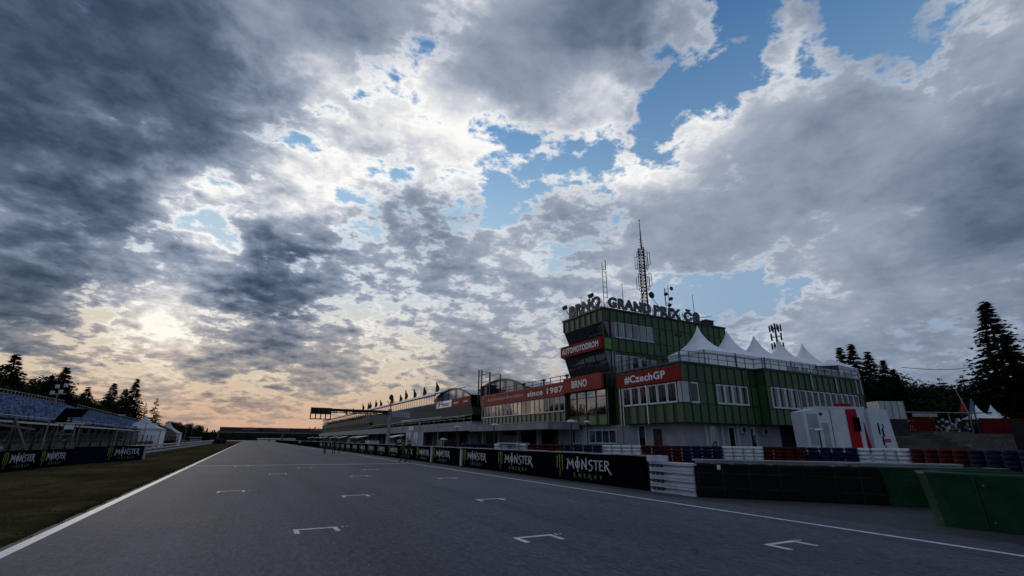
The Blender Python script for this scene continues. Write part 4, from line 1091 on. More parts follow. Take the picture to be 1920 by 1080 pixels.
MB().box(14.25, 14.3, u + .2, 325, 0, 1.25).build('cloth', m_black, t)
for y, lb in ((34.85, 'white upright strip between the third and fourth pit wall banners'), (41.65, 'white upright strip between the fourth and fifth pit wall banners')):
    t = thing('banner_post', lb, 'post', (14.2, y, 0)); MB().box(14.14, 14.24, y - .22, y + .06, 0.05, 1.22).build('upright', m_plaster_l, t); MB().box(14.12, 14.26, y - .24, y + .08, 1.2, 1.24).build('cap', m_plaster_l, t)

# ================================================================== barriers at the near end of the pit wall
def slotted_block():
    t = thing('plastic_barrier_stack', 'pale grey slotted plastic barrier stack at the near end of the pit wall', 'barrier', (14.5, 14.0, 0))
    z = 0.0
    for i in range(4):
        h = .275
        b = MB(); b.box(14.2, 14.9, 12.95, 15.1, z, z + h * .36); b.box(14.3, 14.8, 12.98, 15.05, z + h * .36, z + h * .68); b.box(14.2, 14.9, 12.95, 15.1, z + h * .68, z + h - .012)
        b.build('layer', m_block, t)
        c = MB()
        for y in (14.4, 14.62, 14.84): c.box(14.17, 14.22, y, y + .12, z + h * .30, z + h * .74)
        c.build('slots', m_metal_d, t)
        z += h
    MB().box(14.16, 14.9, 14.75, 15.18, z, z + .22).build('end_post', m_block, t)
slotted_block()
m_strap = M('grey_strap', (.017, .017, .016), .8, var=.4, spec=.1)
def tyre_run(a, b_, h, label):
    t = thing('belted_tyre_barrier', label, 'barrier', ((a[0] + b_[0]) / 2, (a[1] + b_[1]) / 2, 0))
    ax, ay = a; bx, by = b_; L = math.hypot(bx - ax, by - ay); dx, dy = (bx - ax) / L, (by - ay) / L; nx, ny = -dy, dx
    n = int(L / .62); rows = 5
    for i in range(n):
        cx, cy = ax + dx * (i + .5) * L / n + nx * .4, ay + dy * (i + .5) * L / n + ny * .4
        m_ = MB(); hh = h / rows
        for j in range(rows):
            z = j * hh
            m_.lathe((cx, cy, z), [(.24, .0), (.30, .03), (.325, hh * .3), (.325, hh * .7), (.30, hh - .03), (.24, hh - .005)], 14)
        m_.build('tyre_column', m_rubber, t, smooth=False)
    e = MB(); p = lambda s_, o, z: (ax + dx * s_ + nx * o, ay + dy * s_ + ny * o, z)
    e.hexa([p(0, .05, .02), p(L, .05, .02), p(L, .075, .02), p(0, .075, .02), p(0, .05, h - .1), p(L, .05, h - .1), p(L, .075, h - .1), p(0, .075, h - .1)])
    e.build('conveyor_belt', m_rubber, t)
    for z in (.30, .78):
        q = MB(); q.hexa([p(0, .035, z), p(L, .035, z - .02), p(L, .05, z - .02), p(0, .05, z), p(0, .035, z + .05), p(L, .035, z + .03), p(L, .05, z + .03), p(0, .05, z + .05)]); q.build('strap', m_strap, t)
    for s_ in (.08, .9, 1.75, 2.7, 3.4, 4.3, 5.0):
        if s_ < L: q = MB(); q.hexa([p(s_, .03, .03), p(s_ + .05, .03, .03), p(s_ + .05, .05, .03), p(s_, .05, .03), p(s_, .03, h - .08), p(s_ + .05, .03, h - .08), p(s_ + .05, .05, h - .08), p(s_, .05, h - .08)]); q.build('seam', m_strap, t)
    return t
tyre_run((14.25, 12.9), (18.05, 8.7), 1.13, 'long black belted tyre barrier angled away from the pit wall end')
t = thing('tag_plate', 'small white marker plate hanging on the black barrier', 'marker', (14.7, 12.35, .9))
MB().hexa([(14.72, 12.30, .92), (14.80, 12.22, .92), (14.81, 12.23, .92), (14.73, 12.31, .92), (14.72, 12.30, 1.08), (14.80, 12.22, 1.08), (14.81, 12.23, 1.08), (14.73, 12.31, 1.08)]).build('plate', m_truck, t)
t = thing('concrete_ledge', 'grey concrete ledge rising just behind the black tyre barrier', 'wall', (17.5, 10.8, 0))
b = MB(); b.slab([(15.1, 13.6), (20.6, 7.6), (21.0, 7.95), (15.5, 13.95)], 0, 1.17); b.build('wall', m_conc, t)
MB().slab([(15.02, 13.65), (20.6, 7.55), (21.05, 8.0), (15.45, 14.05)], 1.17, 1.22).build('coping', m_conc, t)

def plastic_barrier(name, label, pts_bot, pts_top, h):
    """hollow moulded barrier with flared lip"""
    t = thing(name, label, 'barrier', (pts_bot[0][0], pts_bot[0][1], 0), 0, 'green plastic barriers')
    n = len(pts_bot); b = MB(); vs = []; L = 7
    for j in range(L + 1):
        f = j / L
        for p, q in zip(pts_bot, pts_top): vs.append((p[0] + (q[0] - p[0]) * f ** 1.3, p[1] + (q[1] - p[1]) * f ** 1.3, h * f))
    fs = [(j * n + i, j * n + (i + 1) % n, (j + 1) * n + (i + 1) % n, (j + 1) * n + i) for j in range(L) for i in range(n)]
    fs.append(tuple(range(n))[::-1]); b.add(vs, fs)
    cx = sum(p[0] for p in pts_top) / n; cy = sum(p[1] for p in pts_top) / n
    top = [(q[0], q[1], h) for q in pts_top]; inn = [(q[0] + (cx - q[0]) * .05, q[1] + (cy - q[1]) * .05, h - .05) for q in pts_top]
    b.add(top + inn, [(i, (i + 1) % n, n + (i + 1) % n, n + i) for i in range(n)] + [tuple(range(n, 2 * n))])
    b.build('shell', m_bin, t, smooth=False)
    l = MB()
    for i in range(n):
        l.bar(top[i], top[(i + 1) % n], .05)
    l.build('lip', m_bin, t)
    return t
def barrier_details(t):
    for y in (5.3, 4.1, 2.9):
        s_ = .12 * (6.4 - y)
        MB().bar((14.755 + s_, y, .02), (14.595 + s_, y, 1.16), .035, .03).build('joint', m_joint, t)
        for zz in (.18, .95):
            xx = 14.775 + s_ - .16 * zz / 1.17
            MB().lathe((xx - .02, y - .14, zz), [(.02, 0), (.028, .02)], 8, 'X').build('bolt', m_metal, t)
m_joint = M('dark_green_joint', (.003, .034, .012), .5)
def rounded(x0, x1, y0, y1, r, skew=0.0):
    out = []
    for cx, cy, a0 in ((x1 - r, y1 - r, 0), (x0 + r, y1 - r, 90), (x0 + r, y0 + r, 180), (x1 - r, y0 + r, 270)):
        for k in range(5):
            a = R_(a0 + k * 22.5); x, y = cx + r * math.cos(a), cy + r * math.sin(a)
            out.append((x + skew * (6.4 - y), y))
    return out
gb1 = plastic_barrier('green_barrier', 'large dark green plastic barrier cut by the right edge of the picture', rounded(14.78, 16.3, 1.2, 6.40, .50, .12), rounded(14.62, 16.6, 1.0, 6.52, .55, .12), 1.17)
barrier_details(gb1)
plastic_barrier('green_barrier', 'farther dark green plastic barrier between the black tyres and the large green one', [(18.15, 8.5), (18.7, 7.95), (19.6, 7.2), (20.6, 6.7), (21.0, 7.3), (20.2, 8.2), (19.2, 9.2), (18.4, 9.7), (18.15, 9.3)], [(18.02, 8.55), (18.6, 7.85), (19.5, 7.05), (20.7, 6.5), (21.2, 7.3), (20.3, 8.35), (19.3, 9.35), (18.4, 9.9), (18.05, 9.4)], 1.12)

# ------------------------------------------------------------------ painted tyre wall
def tyre_wall():
    path = [(14.9, 36.6), (20.5, 30.6), (25.9, 26.2), (32.2, 22.2), (34.4, 16.0), (33.7, 10.0), (32.0, 5.0)]
    seg = []; tot = 0
    for p, q in zip(path, path[1:]):
        l = math.hypot(q[0] - p[0], q[1] - p[1]); seg.append((tot, l, p, q)); tot += l
    # one tyre stack of each colour, seven tyres each
    protos = {}
    ring = MB(); hh = .232
    ring.lathe((0, 0, 0), [(.19, .012), (.27, .0), (.325, .04), (.338, hh * .5), (.325, hh - .04), (.27, hh - .008), (.19, hh - .02)], 16)
    names = {'white': m_t_white, 'red': m_t_red, 'blue': m_t_blue}
    seq = ['blue', 'white', 'red', 'blue', 'white', 'red', 'blue', 'white', 'red', 'blue', 'white', 'red', 'blue', 'white', 'red']
    s = .35; idx = 0; blk = 0
    rr = random.Random(11)
    where = {0: 'behind the pit wall banners', 1: 'behind the pit wall banners', 2: 'behind the pit wall banners', 3: 'behind the nearest pit wall banner', 4: 'left of the wing corner doorway', 5: 'right of the slotted grey blocks',
             6: 'above the left end of the grey ledge', 7: 'above the middle of the black barrier', 8: 'in front of the loading recess', 9: 'below the generator end of the trailer',
             10: 'below the trailer logo', 11: 'above the farther green barrier', 12: 'left of the last white block', 13: 'at the right picture edge', 14: 'beyond the right edge'}
    four = ['first', 'second', 'third', 'fourth', 'fifth']
    while s < tot - .3:
        col = seq[(idx // 4) % len(seq)]; blk = idx // 4
        for a0, l, p, q in seg:
            if a0 <= s <= a0 + l: break
        f = (s - a0) / l; x = p[0] + (q[0] - p[0]) * f; y = p[1] + (q[1] - p[1]) * f
        lab = '%s of four %s painted tyre stacks %s' % (four[idx % 4], col, where.get(blk, 'further along'))
        rot = rr.uniform(0, 6)
        if col not in protos:
            t = thing('tyre_stack', lab, 'tyre stack', (x, y, 0), rot, 'painted tyre stacks of the paddock barrier')
            me = None
            for j in range(7):
                o = ring.build('tyre', names[col], t, local=True, smooth=True) if me is None else link(bpy.data.objects.new('tyre', me))
                if me is None: me = o.data
                else: attach(o, t)
                o.location = (rr.uniform(-.012, .012), rr.uniform(-.012, .012), j * hh)
            protos[col] = t
        else:
            copy_tree(protos[col], None, (x, y, 0), rot, lab)
        s += .69; idx += 1
tyre_wall()

# ================================================================== trailer and paddock things
def trailer():
    # local frame: +x along its long side (left to right as seen), -y faces the camera
    t = thing('broadcast_trailer', 'white and red trailer with red panel, black screen and sloped right side', 'trailer', (35.7, 21.3, 0), R_(-27))
    t.scale = (.49, .55, 1.03)
    L = lambda b, n, m: b.build(n, m, t, local=True)
    L(MB().box(1.2, 8.6, 0, 2.6, 1.15, 4.2), 'body', m_truck)
    L(MB().box(1.15, 8.65, -.04, 2.6, 4.2, 4.32), 'roof', m_truck)
    # vent unit at the left end
    L(MB().hexa([(-.8, -.3, 1.1), (1.2, -.3, 1.1), (1.2, 2.4, 1.1), (-.8, 2.4, 1.1), (-1.0, -.3, 3.95), (1.2, -.3, 4.2), (1.2, 2.4, 4.2), (-1.0, 2.4, 3.95)]), 'generator_end', m_truck)
    L(MB().box(-.45, 1.1, -.35, -.3, 1.7, 3.8), 'vent_panel', m_truck_g)
    L(MB().box(-.5, 1.15, -.39, -.35, 2.76, 2.84), 'vent_bar', m_truck)
    L(MB().box(1.9, 2.75, -.05, 0, 1.3, 3.2), 'side_vent', m_truck_g)
    L(MB().box(1.7, 2.1, -.06, 0, 3.7, 3.9), 'small_hatch', m_metal_d)
    L(MB().box(3.3, 3.36, -.05, 0, 1.2, 4.1), 'panel_seam', m_metal_d)
    L(MB().box(5.7, 7.3, -.07, 0, 1.25, 4.15), 'red_panel', m_truck_r)
    L(MB().box(6.5, 7.5, -.14, -.07, 2.65, 3.6), 'black_screen', m_black)
    L(MB().hexa([(8.0, -.07, 1.25), (8.62, -.07, 1.25), (8.62, 0, 1.25), (8.0, 0, 1.25), (8.1, -.07, 3.3), (8.16, -.07, 3.3), (8.16, 0, 3.3), (8.1, 0, 3.3)]), 'red_wedge', m_truck_r)
    L(MB().box(4.9, 6.9, .1, 1.0, 4.32, 4.55), 'red_roof_strip', m_truck_r)
    # slide-out bay with the logo
    L(MB().hexa([(8.66, -.55, 1.2), (12.1, -.55, 1.1), (12.1, 2.6, 1.1), (8.66, 2.6, 1.2), (8.66, -.55, 4.2), (11.5, -.55, 4.12), (11.5, 2.6, 4.12), (8.66, 2.6, 4.2)]), 'slide_out_bay', m_truck)
    L(MB().box(8.66, 12.15, -.57, -.55, 2.02 - .9, 2.06 - .9), 'bay_seam', m_metal_d)
    L(MB().hexa([(7.0, -.35, .1), (12.2, -.35, .1), (12.2, 2.4, .1), (7.0, 2.4, .1), (7.6, -.5, 1.1), (12.2, -.5, 1.1), (12.2, 2.4, 1.1), (7.6, 2.4, 1.1)]), 'lower_skirt', m_truck)
    g = MB()
    for x0, x1, z0, z1 in ((9.65, 9.87, 2.45, 3.2), (10.15, 10.37, 2.3, 2.85), (10.37, 10.5, 2.85, 3.15), (9.95, 10.17, 1.75, 2.3), (10.17, 10.3, 1.35, 1.75)):
        g.box(x0, x1, -.59, -.55, z0, z1)
    L(g, 'chequer_mark', m_black)
    text('logo_lettering', 'moto', m_truck_r, t, 'Y', -.55, 10.22, 1.92, .95, .3, .02, .03, .25, .01, local=True)
    L(MB().box(1.5, 7.0, .2, 2.4, .75, 1.15), 'chassis', m_metal_d)
    for x in (2.2, 3.3):
        L(MB().lathe((x, .1, .5), [(.3, 0), (.48, .03), (.5, .25), (.3, .3)], 18, 'Y'), 'wheel', m_rubber)
    for x in (1.35, 4.3, 6.5): L(MB().box(x, x + .12, .1, .25, 0, .8), 'support_leg', m_metal_l)
trailer()
t = thing('container', 'pale grey ribbed container high behind the trailer', 'container', (70.2, 31.6, 2.9), R_(-27.5))
b = MB(); b.box(-1.3, 2.0, 0, 2.4, 2.0, 4.15); b.build('body', m_plaster_l, t, local=True)
b = MB()
for i in range(5): b.box(-1.3 + i * .8, -1.24 + i * .8, -.05, 0, 2.0, 4.15)
b.build('ribs', m_metal, t, local=True)
MB().box(-1.3, 2.0, .1, 2.4, 0, 2.0).build('stand', m_metal_d, t, local=True)
t = thing('generator_cart', 'dark low machine with a frame beside the pale container wall', 'machine', (46.5, 27.5, 0))
MB().box(45.7, 47.3, 27.2, 28.2, .4, 1.9).build('body', m_metal_d, t)
b = MB()
for x in (45.6, 47.5): b.bar((x, 27.1, 0), (x, 27.1, 2.5), .07)
b.bar((45.6, 27.1, 2.5), (48.2, 27.1, 2.6), .07); b.bar((45.6, 27.1, 1.4), (47.5, 27.1, 2.4), .05); b.build('frame', m_metal, t)

# sloping paddock bank: steps, red fence, gate with people stalls
HD = Vector((0.466, 0.885, 0)); RT = Vector((0.885, -0.466, 0))
def DL(d, l, z=0): v = HD * d + RT * l; return (v.x, v.y, z)
def dbox(b, d0, d1, l0, l1, z0, z1):
    return b.hexa([DL(d0, l0, z0), DL(d0, l1, z0), DL(d1, l1, z0), DL(d1, l0, z0), DL(d0, l0, z1), DL(d0, l1, z1), DL(d1, l1, z1), DL(d1, l0, z1)])
def terrace_bank():
    b = MB()
    for i in range(9): dbox(b, 45 + i * 2.1, 66, 36.5 + i * 1.4, 78, -.05 if i == 0 else .36 * i, .36 * (i + 1))
    dbox(b, 63, 140, 44, 140, 0, 3.3)
    tag(b.build('terraced_bank', m_terr), kind='structure')
m_terr = M('terrace_earth_and_concrete', (0.075, 0.068, 0.060), 0.9, var=0.45, scale=0.5, fine=0.5, bscale=4)
terrace_bank()
t = thing('concrete_steps', 'pale worn concrete steps climbing to the red fence gate', 'steps', DL(44, 50))
b = MB()
for i in range(9): dbox(b, 44.4 + i * 2.1, 66, 45.5 + i * .9, 50.0 + i * .9, 0, .385 * (i + 1))
b.build('treads', m_conc_d, t)
railing('stair_railing', 'thin railing beside the concrete steps', [DL(46, 51)[:2], DL(62, 58)[:2]], z=1.6, step=2, mat=m_metal)
def red_fence(l0, l1, lab):
    t = thing('red_fence', lab, 'fence', DL(65, (l0 + l1) / 2, 3.3), 0, 'red fence panels above the terrace')
    b = MB(); dbox(b, 65, 65.1, l0, l1, 3.3, 5.35); b.build('panel', m_fred, t)
    c = MB(); n = max(1, int((l1 - l0) / 3))
    for i in range(n + 1): l = l0 + (l1 - l0) * i / n; dbox(c, 64.95, 65.0, l - .05, l + .05, 3.3, 5.4)
    c.build('posts', m_t_red, t)
    return t
m_fred = M('dark_red_fabric', (0.085, 0.005, 0.008), 0.9, spec=0.1, var=0.2, scale=0.7)
s = red_fence(47.5, 56.2, 'dark red fence panel with pale racing mark, right beside the trailer')
b = MB(); P = lambda a, q, d: DL(64.9 - d, 51.0 + a, 4.5 + q)
stroke(b, P, [(.2, .35), (1.2, .52), (2.6, .42)], .10, .03); stroke(b, P, [(.9, .0), (1.7, .25), (2.0, .42)], .14, .04)
for i in range(7): stroke(b, P, [(.3 + i * .33, -.45), (.3 + i * .33, -.18)], .07)
for i in range(6): stroke(b, P, [(1.0 + i * .3, -.85), (1.0 + i * .3, -.62)], .06)
b.build('racing_mark', m_pale_t, s)
red_fence(62.5, 78, 'long plain dark red fence running to the right edge')

def stall():
    t = thing('gate_stall', 'cluttered stall with white sign board and posters at the gap in the red fence', 'stall', DL(66, 59, 3.3))
    b = MB(); dbox(b, 66.2, 69, 55.0, 63.5, 3.3, 5.2); b.build('back_wall', m_dark, t)
    b = MB(); dbox(b, 65.2, 65.3, 53.9, 57.2, 5.45, 5.9); b.build('sign_board', m_plaster, t)
    b = MB(); dbox(b, 65.4, 69.5, 53.0, 63.8, 6.0, 6.12); b.build('awning', m_metal, t)
    r = random.Random(4); cols = [m_tent_w, m_pale_t, m_logo_g, m_metal, m_t_white, m_orange, m_conc]
    for i in range(46):
        l = r.uniform(56.2, 62.4); z = r.uniform(3.35, 5.2); w = r.uniform(.1, .35); h = r.uniform(.12, .5)
        b = MB(); dbox(b, 65.7 + r.uniform(0, .4), 66.15, l, l + w, z, z + h); b.build('poster', r.choice(cols), t)
    c = MB()
    for l in (56.3, 58.8, 61.5, 62.4): dbox(c, 65.3, 65.45, l, l + .1, 3.3, 6)
    c.build('posts', m_metal, t)
stall()
def pair_flag(l, mat, lab):
    t = thing('feather_flag', lab, 'flag', DL(67, l, 4.8), 0, 'bright flags above the gate stall')
    b = MB(); b.bar(DL(67, l, 4.8), DL(67, l + .9, 8.1), .05); b.build('pole', m_metal, t)
    b = MB(); b.hexa([DL(67, l + .15, 6.3), DL(67, l + .95, 6.1), DL(67.05, l + .95, 6.1), DL(67.05, l + .15, 6.3), DL(67, l + .75, 8.0), DL(67, l + 1.1, 7.6), DL(67.05, l + 1.1, 7.6), DL(67.05, l + .75, 8.0)])
    b.build('flag_cloth', mat, t)
pair_flag(61.9, m_truck_r, 'small red and white flag, left of the pair above the stall')
pair_flag(63.2, M('light_blue_flag', (.06, .15, .22), .8), 'small blue and white flag, right of the pair above the stall')
t = thing('light_mast', 'thin pale leaning mast behind the red fence', 'mast', DL(67, 62, 3))
MB().tube(DL(67, 64.0, 3.2), DL(67, 62.2, 9.4), .06, .04).build('pole', m_plaster_l, t)
G2 = 'small white tents behind the red fence'
for d, l, s_, h, lb in ((68, 65.4, 3.0, .6, 'small white peaked tent just right of the leaning mast'), (68.5, 68.0, 3.0, .7, 'small white peaked tent second from the left behind the fence'),
                        (69, 71.4, 3.0, .2, 'low white tent behind the red fence, third from the left'), (69.5, 74.4, 2.6, .4, 'small white tent nearest the big spruce')):
    x, y, z = DL(d, l, 3.3); pagoda(x, y, 3.3, s_, 2.0, h + 1.4, lb, G2, rot=R_(-27))
def cabin():
    t = thing('dark_cabin', 'dark cabin with a railed platform at the right edge', 'cabin', DL(40, 42.3, 0))
    b = MB(); dbox(b, 40, 43, 43.9, 49, 0, 3.9); b.build('body', m_metal_d, t)
    r = MB()
    for z in (4.35, 4.75, 5.2): r.bar(DL(40, 43.9, z), DL(40, 49, z), .06)
    for l in (43.9, 45.2, 46.5): r.bar(DL(40, l, 3.9), DL(40, l - .05, 5.2), .07)
    r.build('platform_rail', m_metal, t)
cabin()
def cell_mast():
    x, y, z = DL(80, 45.8)
    t = thing('cell_mast', 'dark mobile phone mast with clustered panel antennas behind the tents', 'mast', (x, y, 0))
    MB().tube((x, y, 0), (x, y, 21.8), .22, .15).build('pole', m_metal_d, t)
    for zz in (20.9, 19.4, 17.8):
        b = MB()
        for k in range(6):
            a = k * 1.047 + zz; cx, cy = x + .85 * math.cos(a), y + .85 * math.sin(a)
            b.bar((cx, cy, zz - .55), (cx, cy, zz + .55), .24, .16); b.bar((x, y, zz), (cx, cy, zz), .06)
        b.build('panel_antennas', m_metal_d, t)
cell_mast()
t = thing('overhead_cable', 'thin cable hanging between the dark conifers and the big spruce', 'cable', DL(70, 66, 14))
b = MB(); pts = [DL(75, 62 + i * 2.2, 13.6 + 1.6 * (i / 8) - 1.0 * math.sin(i / 8 * math.pi)) for i in range(9)]
for p, q in zip(pts, pts[1:]): b.bar(p, q, .07)
b.build('cable', m_metal_d, t)

# ================================================================== left side: banners, guardrail, grandstands
gl = 'black energy drink banners left of the track'
def left_banner(y0, y1, x0, x1, h, off, lw, label, mat=None):
    L = math.hypot(x1 - x0, y1 - y0); cx, cy = (x0 + x1) / 2, (y0 + y1) / 2
    t = energy_banner('L', cx, cy - L / 2, L - .06, 0.0, h, 1, lw, label, gl, mat or m_black, off=off)
    t.rotation_euler = (0, 0, -math.atan2(x1 - x0, y1 - y0))
    return t
left_banner(32.0, 39.3, -11.55, -10.85, 1.06, 3.6, 3.3, 'black MONSTER ENERGY banner at the left edge of the picture')
left_banner(39.3, 43.9, -10.85, -10.39, 1.06, .3, 3.2, 'black MONSTER ENERGY banner between the left edge one and the bluish one')
left_banner(43.9, 52.9, -10.39, -7.85, 1.16, 4.0, 4.6, 'dark blue black MONSTER ENERGY banner nearest the track on the left verge', M('blue_black_banner', (.006, .008, .020), 1.0, spec=0.0))
t = thing('concrete_block', 'pale concrete block closing the end of the left banner row', 'block', (-8.2, 54.0, 0))
MB().box(-9.0, -7.9, 53.2, 54.6, 0, 1.15).build('body', m_conc, t)
t = thing('guardrail', 'three-rail white guardrail along the left verge beyond the banners', 'guardrail', (-9.3, 110, 0))
b = MB()
for z in (.28, .62, .96):
    b.hexa([(-9.2, 54.5, z), (-9.12, 54.5, z), (-10.0, 180, z), (-10.1, 180, z), (-9.2, 54.5, z + .17), (-9.12, 54.5, z + .17), (-10.0, 180, z + .17), (-10.1, 180, z + .17)])
b.build('rails', m_plaster_l, t)
b = MB()
for i in range(32): y = 54.6 + i * 4; x = -9.25 - (y - 54.5) * .0066; b.box(x - .1, x, y, y + .12, 0, 1.15)
b.build('posts', m_metal, t)

def stand_seats(t, x0, z0, x1, z1, y0, y1, x1b, z1b, rows, pitch, named):
    """seats on a rising plane; back edge may taper from (x1,z1) to (x1b,z1b)"""
    proto = MB(); proto.hexa([(-.02, 0, 0), (.34, 0, 0), (.34, .40, 0), (-.02, .40, 0), (0, 0, .06), (.34, 0, .05), (.34, .40, .05), (0, .40, .06)])
    proto.hexa([(-.08, 0, .04), (-.03, 0, .04), (-.03, .40, .04), (-.08, .40, .04), (-.18, .02, .50), (-.13, .02, .50), (-.13, .38, .50), (-.18, .38, .50)])
    spots = []; r = random.Random(9)
    n = int((y1 - y0) / pitch)
    for j in range(rows):
        for i in range(n):
            if r.random() < .03 or (i % 30) in (0, 1, 2): continue
            y = y0 + i * pitch; f = (y - y0) / (y1 - y0); g = (j + .5) / rows
            xe = x1 + (x1b - x1) * f; ze = z1 + (z1b - z1) * f
            spots.append((x0 + (xe - x0) * g, y, z0 + (ze - z0) * g + .1))
    spots.sort(key=lambda s: (s[0] ** 2 + s[1] ** 2))
    if named:
        me = None; used = 0; rest = []
        for s in spots:
            if used < named and s[1] > abs(s[0]) * 2.95:
                if me is None:
                    o = proto.build('seat', m_seat, t, local=True); me = o.data
                else:
                    o = link(bpy.data.objects.new('seat', me)); attach(o, t)
                w = WM[t].translation; o.location = (s[0] - w.x, s[1] - w.y, s[2] - w.z); used += 1
            else: rest.append(s)
        spots = rest
    b = MB()
    for s in spots: b.add([(p[0] + s[0], p[1] + s[1], p[2] + s[2]) for p in proto.v], proto.f)
    o = b.build('seats', m_seat, t); o['kind'] = 'stuff'

m_frame_d = M('dull_scaffold_tube', (.06, .065, .07), .6, var=.4)
def grandstand(name, label, x0, z0, x1, z1, x1b, z1b, y0, y1, rows, named):
    t = thing(name, label, 'grandstand', ((x0 + x1) / 2, (y0 + y1) / 2, 0), 0, 'grandstands left of the track')
    b = MB()
    for j in range(rows):
        g0, g1 = j / rows, (j + 1) / rows
        for k in range(4):
            ya, yb = y0 + (y1 - y0) * k / 4, y0 + (y1 - y0) * (k + 1) / 4
            def pt(g, y):
                f = (y - y0) / (y1 - y0); return x0 + (x1 + (x1b - x1) * f - x0) * g, z0 + (z1 + (z1b - z1) * f - z0) * g
            xa0, za0 = pt(g0, ya); xa1, za1 = pt(g1, ya); xb0, zb0 = pt(g0, yb); xb1, zb1 = pt(g1, yb)
            b.hexa([(xa1, ya, za0 - .12), (xa0, ya, za0 - .12), (xb0, yb, zb0 - .12), (xb1, yb, zb0 - .12), (xa1, ya, za0 + .02), (xa0, ya, za0 + .02), (xb0, yb, zb0 + .02), (xb1, yb, zb0 + .02)])
    b.build('tiers', m_metal_d, t)
    stand_seats(t, x0, z0, x1, z1, y0, y1, x1b, z1b, rows, .5, named)
    f = MB(); n = int((y1 - y0) / 3.0)
    for i in range(n + 1):
        y = y0 + (y1 - y0) * i / n; q = i / n; xe = x1 + (x1b - x1) * q; ze = z1 + (z1b - z1) * q
        f.bar((x0, y, 0), (x0, y, z0), .09); f.bar((xe, y, 0), (xe, y, ze), .09); f.bar(((x0 + xe) / 2, y, 0), ((x0 + xe) / 2, y, (z0 + ze) / 2 - .1), .09)
        f.bar((x0, y, z0 - .1), (xe, y, ze - .1), .1)
        if i < n:
            y2 = y0 + (y1 - y0) * (i + 1) / n
            f.bar((x0, y, .1), (x0, y2, z0 - .2), .06); f.bar((x0, y, z0 * .5), (x0, y2, z0 * .5), .06)
    f.build('scaffold_frame', m_frame_d, t)
    r = MB(); n2 = int((y1 - y0) / 1.1)
    for zz in (1.0, .55):
        r.bar((x1 - .3, y0, z1 + zz), (x1b - .3, y1, z1b + zz), .06)
    for i in range(n2 + 1):
        q = i / n2; y = y0 + (y1 - y0) * q; xe = x1 + (x1b - x1) * q - .3; ze = z1 + (z1b - z1) * q
        r.bar((xe, y, ze), (xe, y, ze + 1.0), .06)
    r.build('back_railing', m_metal, t)
    r = MB(); r.bar((x0 + .15, y0, z0 - .05), (x0 + .15, y1, z0 - .05), .14, .16)
    r.bar((x0 + .2, y0, z0 + .45), (x0 + .2, y1, z0 + .45), .05)
    r.build('front_rail', m_metal_l, t)
    MB().box(x0 - 2.2, x0 - 2.1, y0, y1, 0, z0 * .9).build('back_boards', m_wood, t)
    return t
grandstand('grandstand', 'large grandstand of pale blue seats rising at the left edge', -17.5, 3.0, -27, 6.1, -27, 6.4, 50, 103, 13, 100)
grandstand('grandstand', 'lower farther grandstand of pale seats sloping down towards the white tents', -17.5, 3.0, -25.5, 5.9, -22, 4.4, 104.5, 150, 10, 100)
# front boards below the stands
t = thing('board_fence', 'dark weathered board fence running under the left grandstands', 'fence', (-15.2, 85, 0))
MB().box(-15.2, -15.1, 36, 170, 0, 1.25).build('boards', m_wood, t)
b = MB()
for i in range(33): b.box(-15.08, -14.98, 36 + i * 4.1, 36.15 + i * 4.1, 0, 2.2)
b.bar((-15.03, 36, 2.1), (-15.03, 170, 2.1), .05)
b.build('posts', m_metal_d, t)
# raking props in front of the near stand
t = thing('raking_props', 'dark sloping scaffold props in front of the near grandstand', 'scaffold', (-15, 47, 0))
b = MB()
for i, (ya, yb, xa, z) in enumerate(((39, 43, -16.5, 3.0), (42, 46, -16.8, 3.4), (45.5, 50, -17, 3.2), (50, 54, -17, 3.2))):
    b.bar((-14.2, ya, 0), (xa, yb, z), .12); b.bar((xa, yb, 0), (xa, yb, z), .1)
b.bar((-16.3, 38, 2.95), (-15.2, 52.5, 2.35), .16); b.build('props', m_frame_d, t)

def lamp_post(x, y, h, label, head=1, lean=0.0):
    t = thing('lamp_post', label, 'lamp', (x, y, 0), 0, 'slender posts along the left grandstands')
    MB().tube((x, y, 0), (x + lean, y, h), .07, .05).build('pole', m_metal, t)
    b = MB()
    if head == 1: b.box(x - .25, x + .35, y - .12, y + .12, h, h + .12)
    elif head == 2:
        for dx, dz in ((-.35, 0), (.15, .1), (-.15, .5), (.35, .6)): b.box(x + dx - .11, x + dx + .11, y - .1, y + .1, h + dz, h + dz + .28)
        b.bar((x - .5, y, h), (x + .5, y, h + .1), .06)
    b.build('lamp_head', m_metal_l, t)
lamp_post(-14.0, 74.0, 4.3, 'slender pale lamp post in front of the second grandstand')
lamp_post(-14.0, 91.3, 3.8, 'slender post just left of the first white tent on the left side')
lamp_post(-14.0, 145, 4.4, 'slender post right of the second white tent, left one of two')
lamp_post(-14.0, 160, 4.6, 'slender post right of the second white tent, right one of two')
lamp_post(-14.0, 50.9, 5.0, 'tall lattice post with four floodlights in front of the near grandstand', 2)
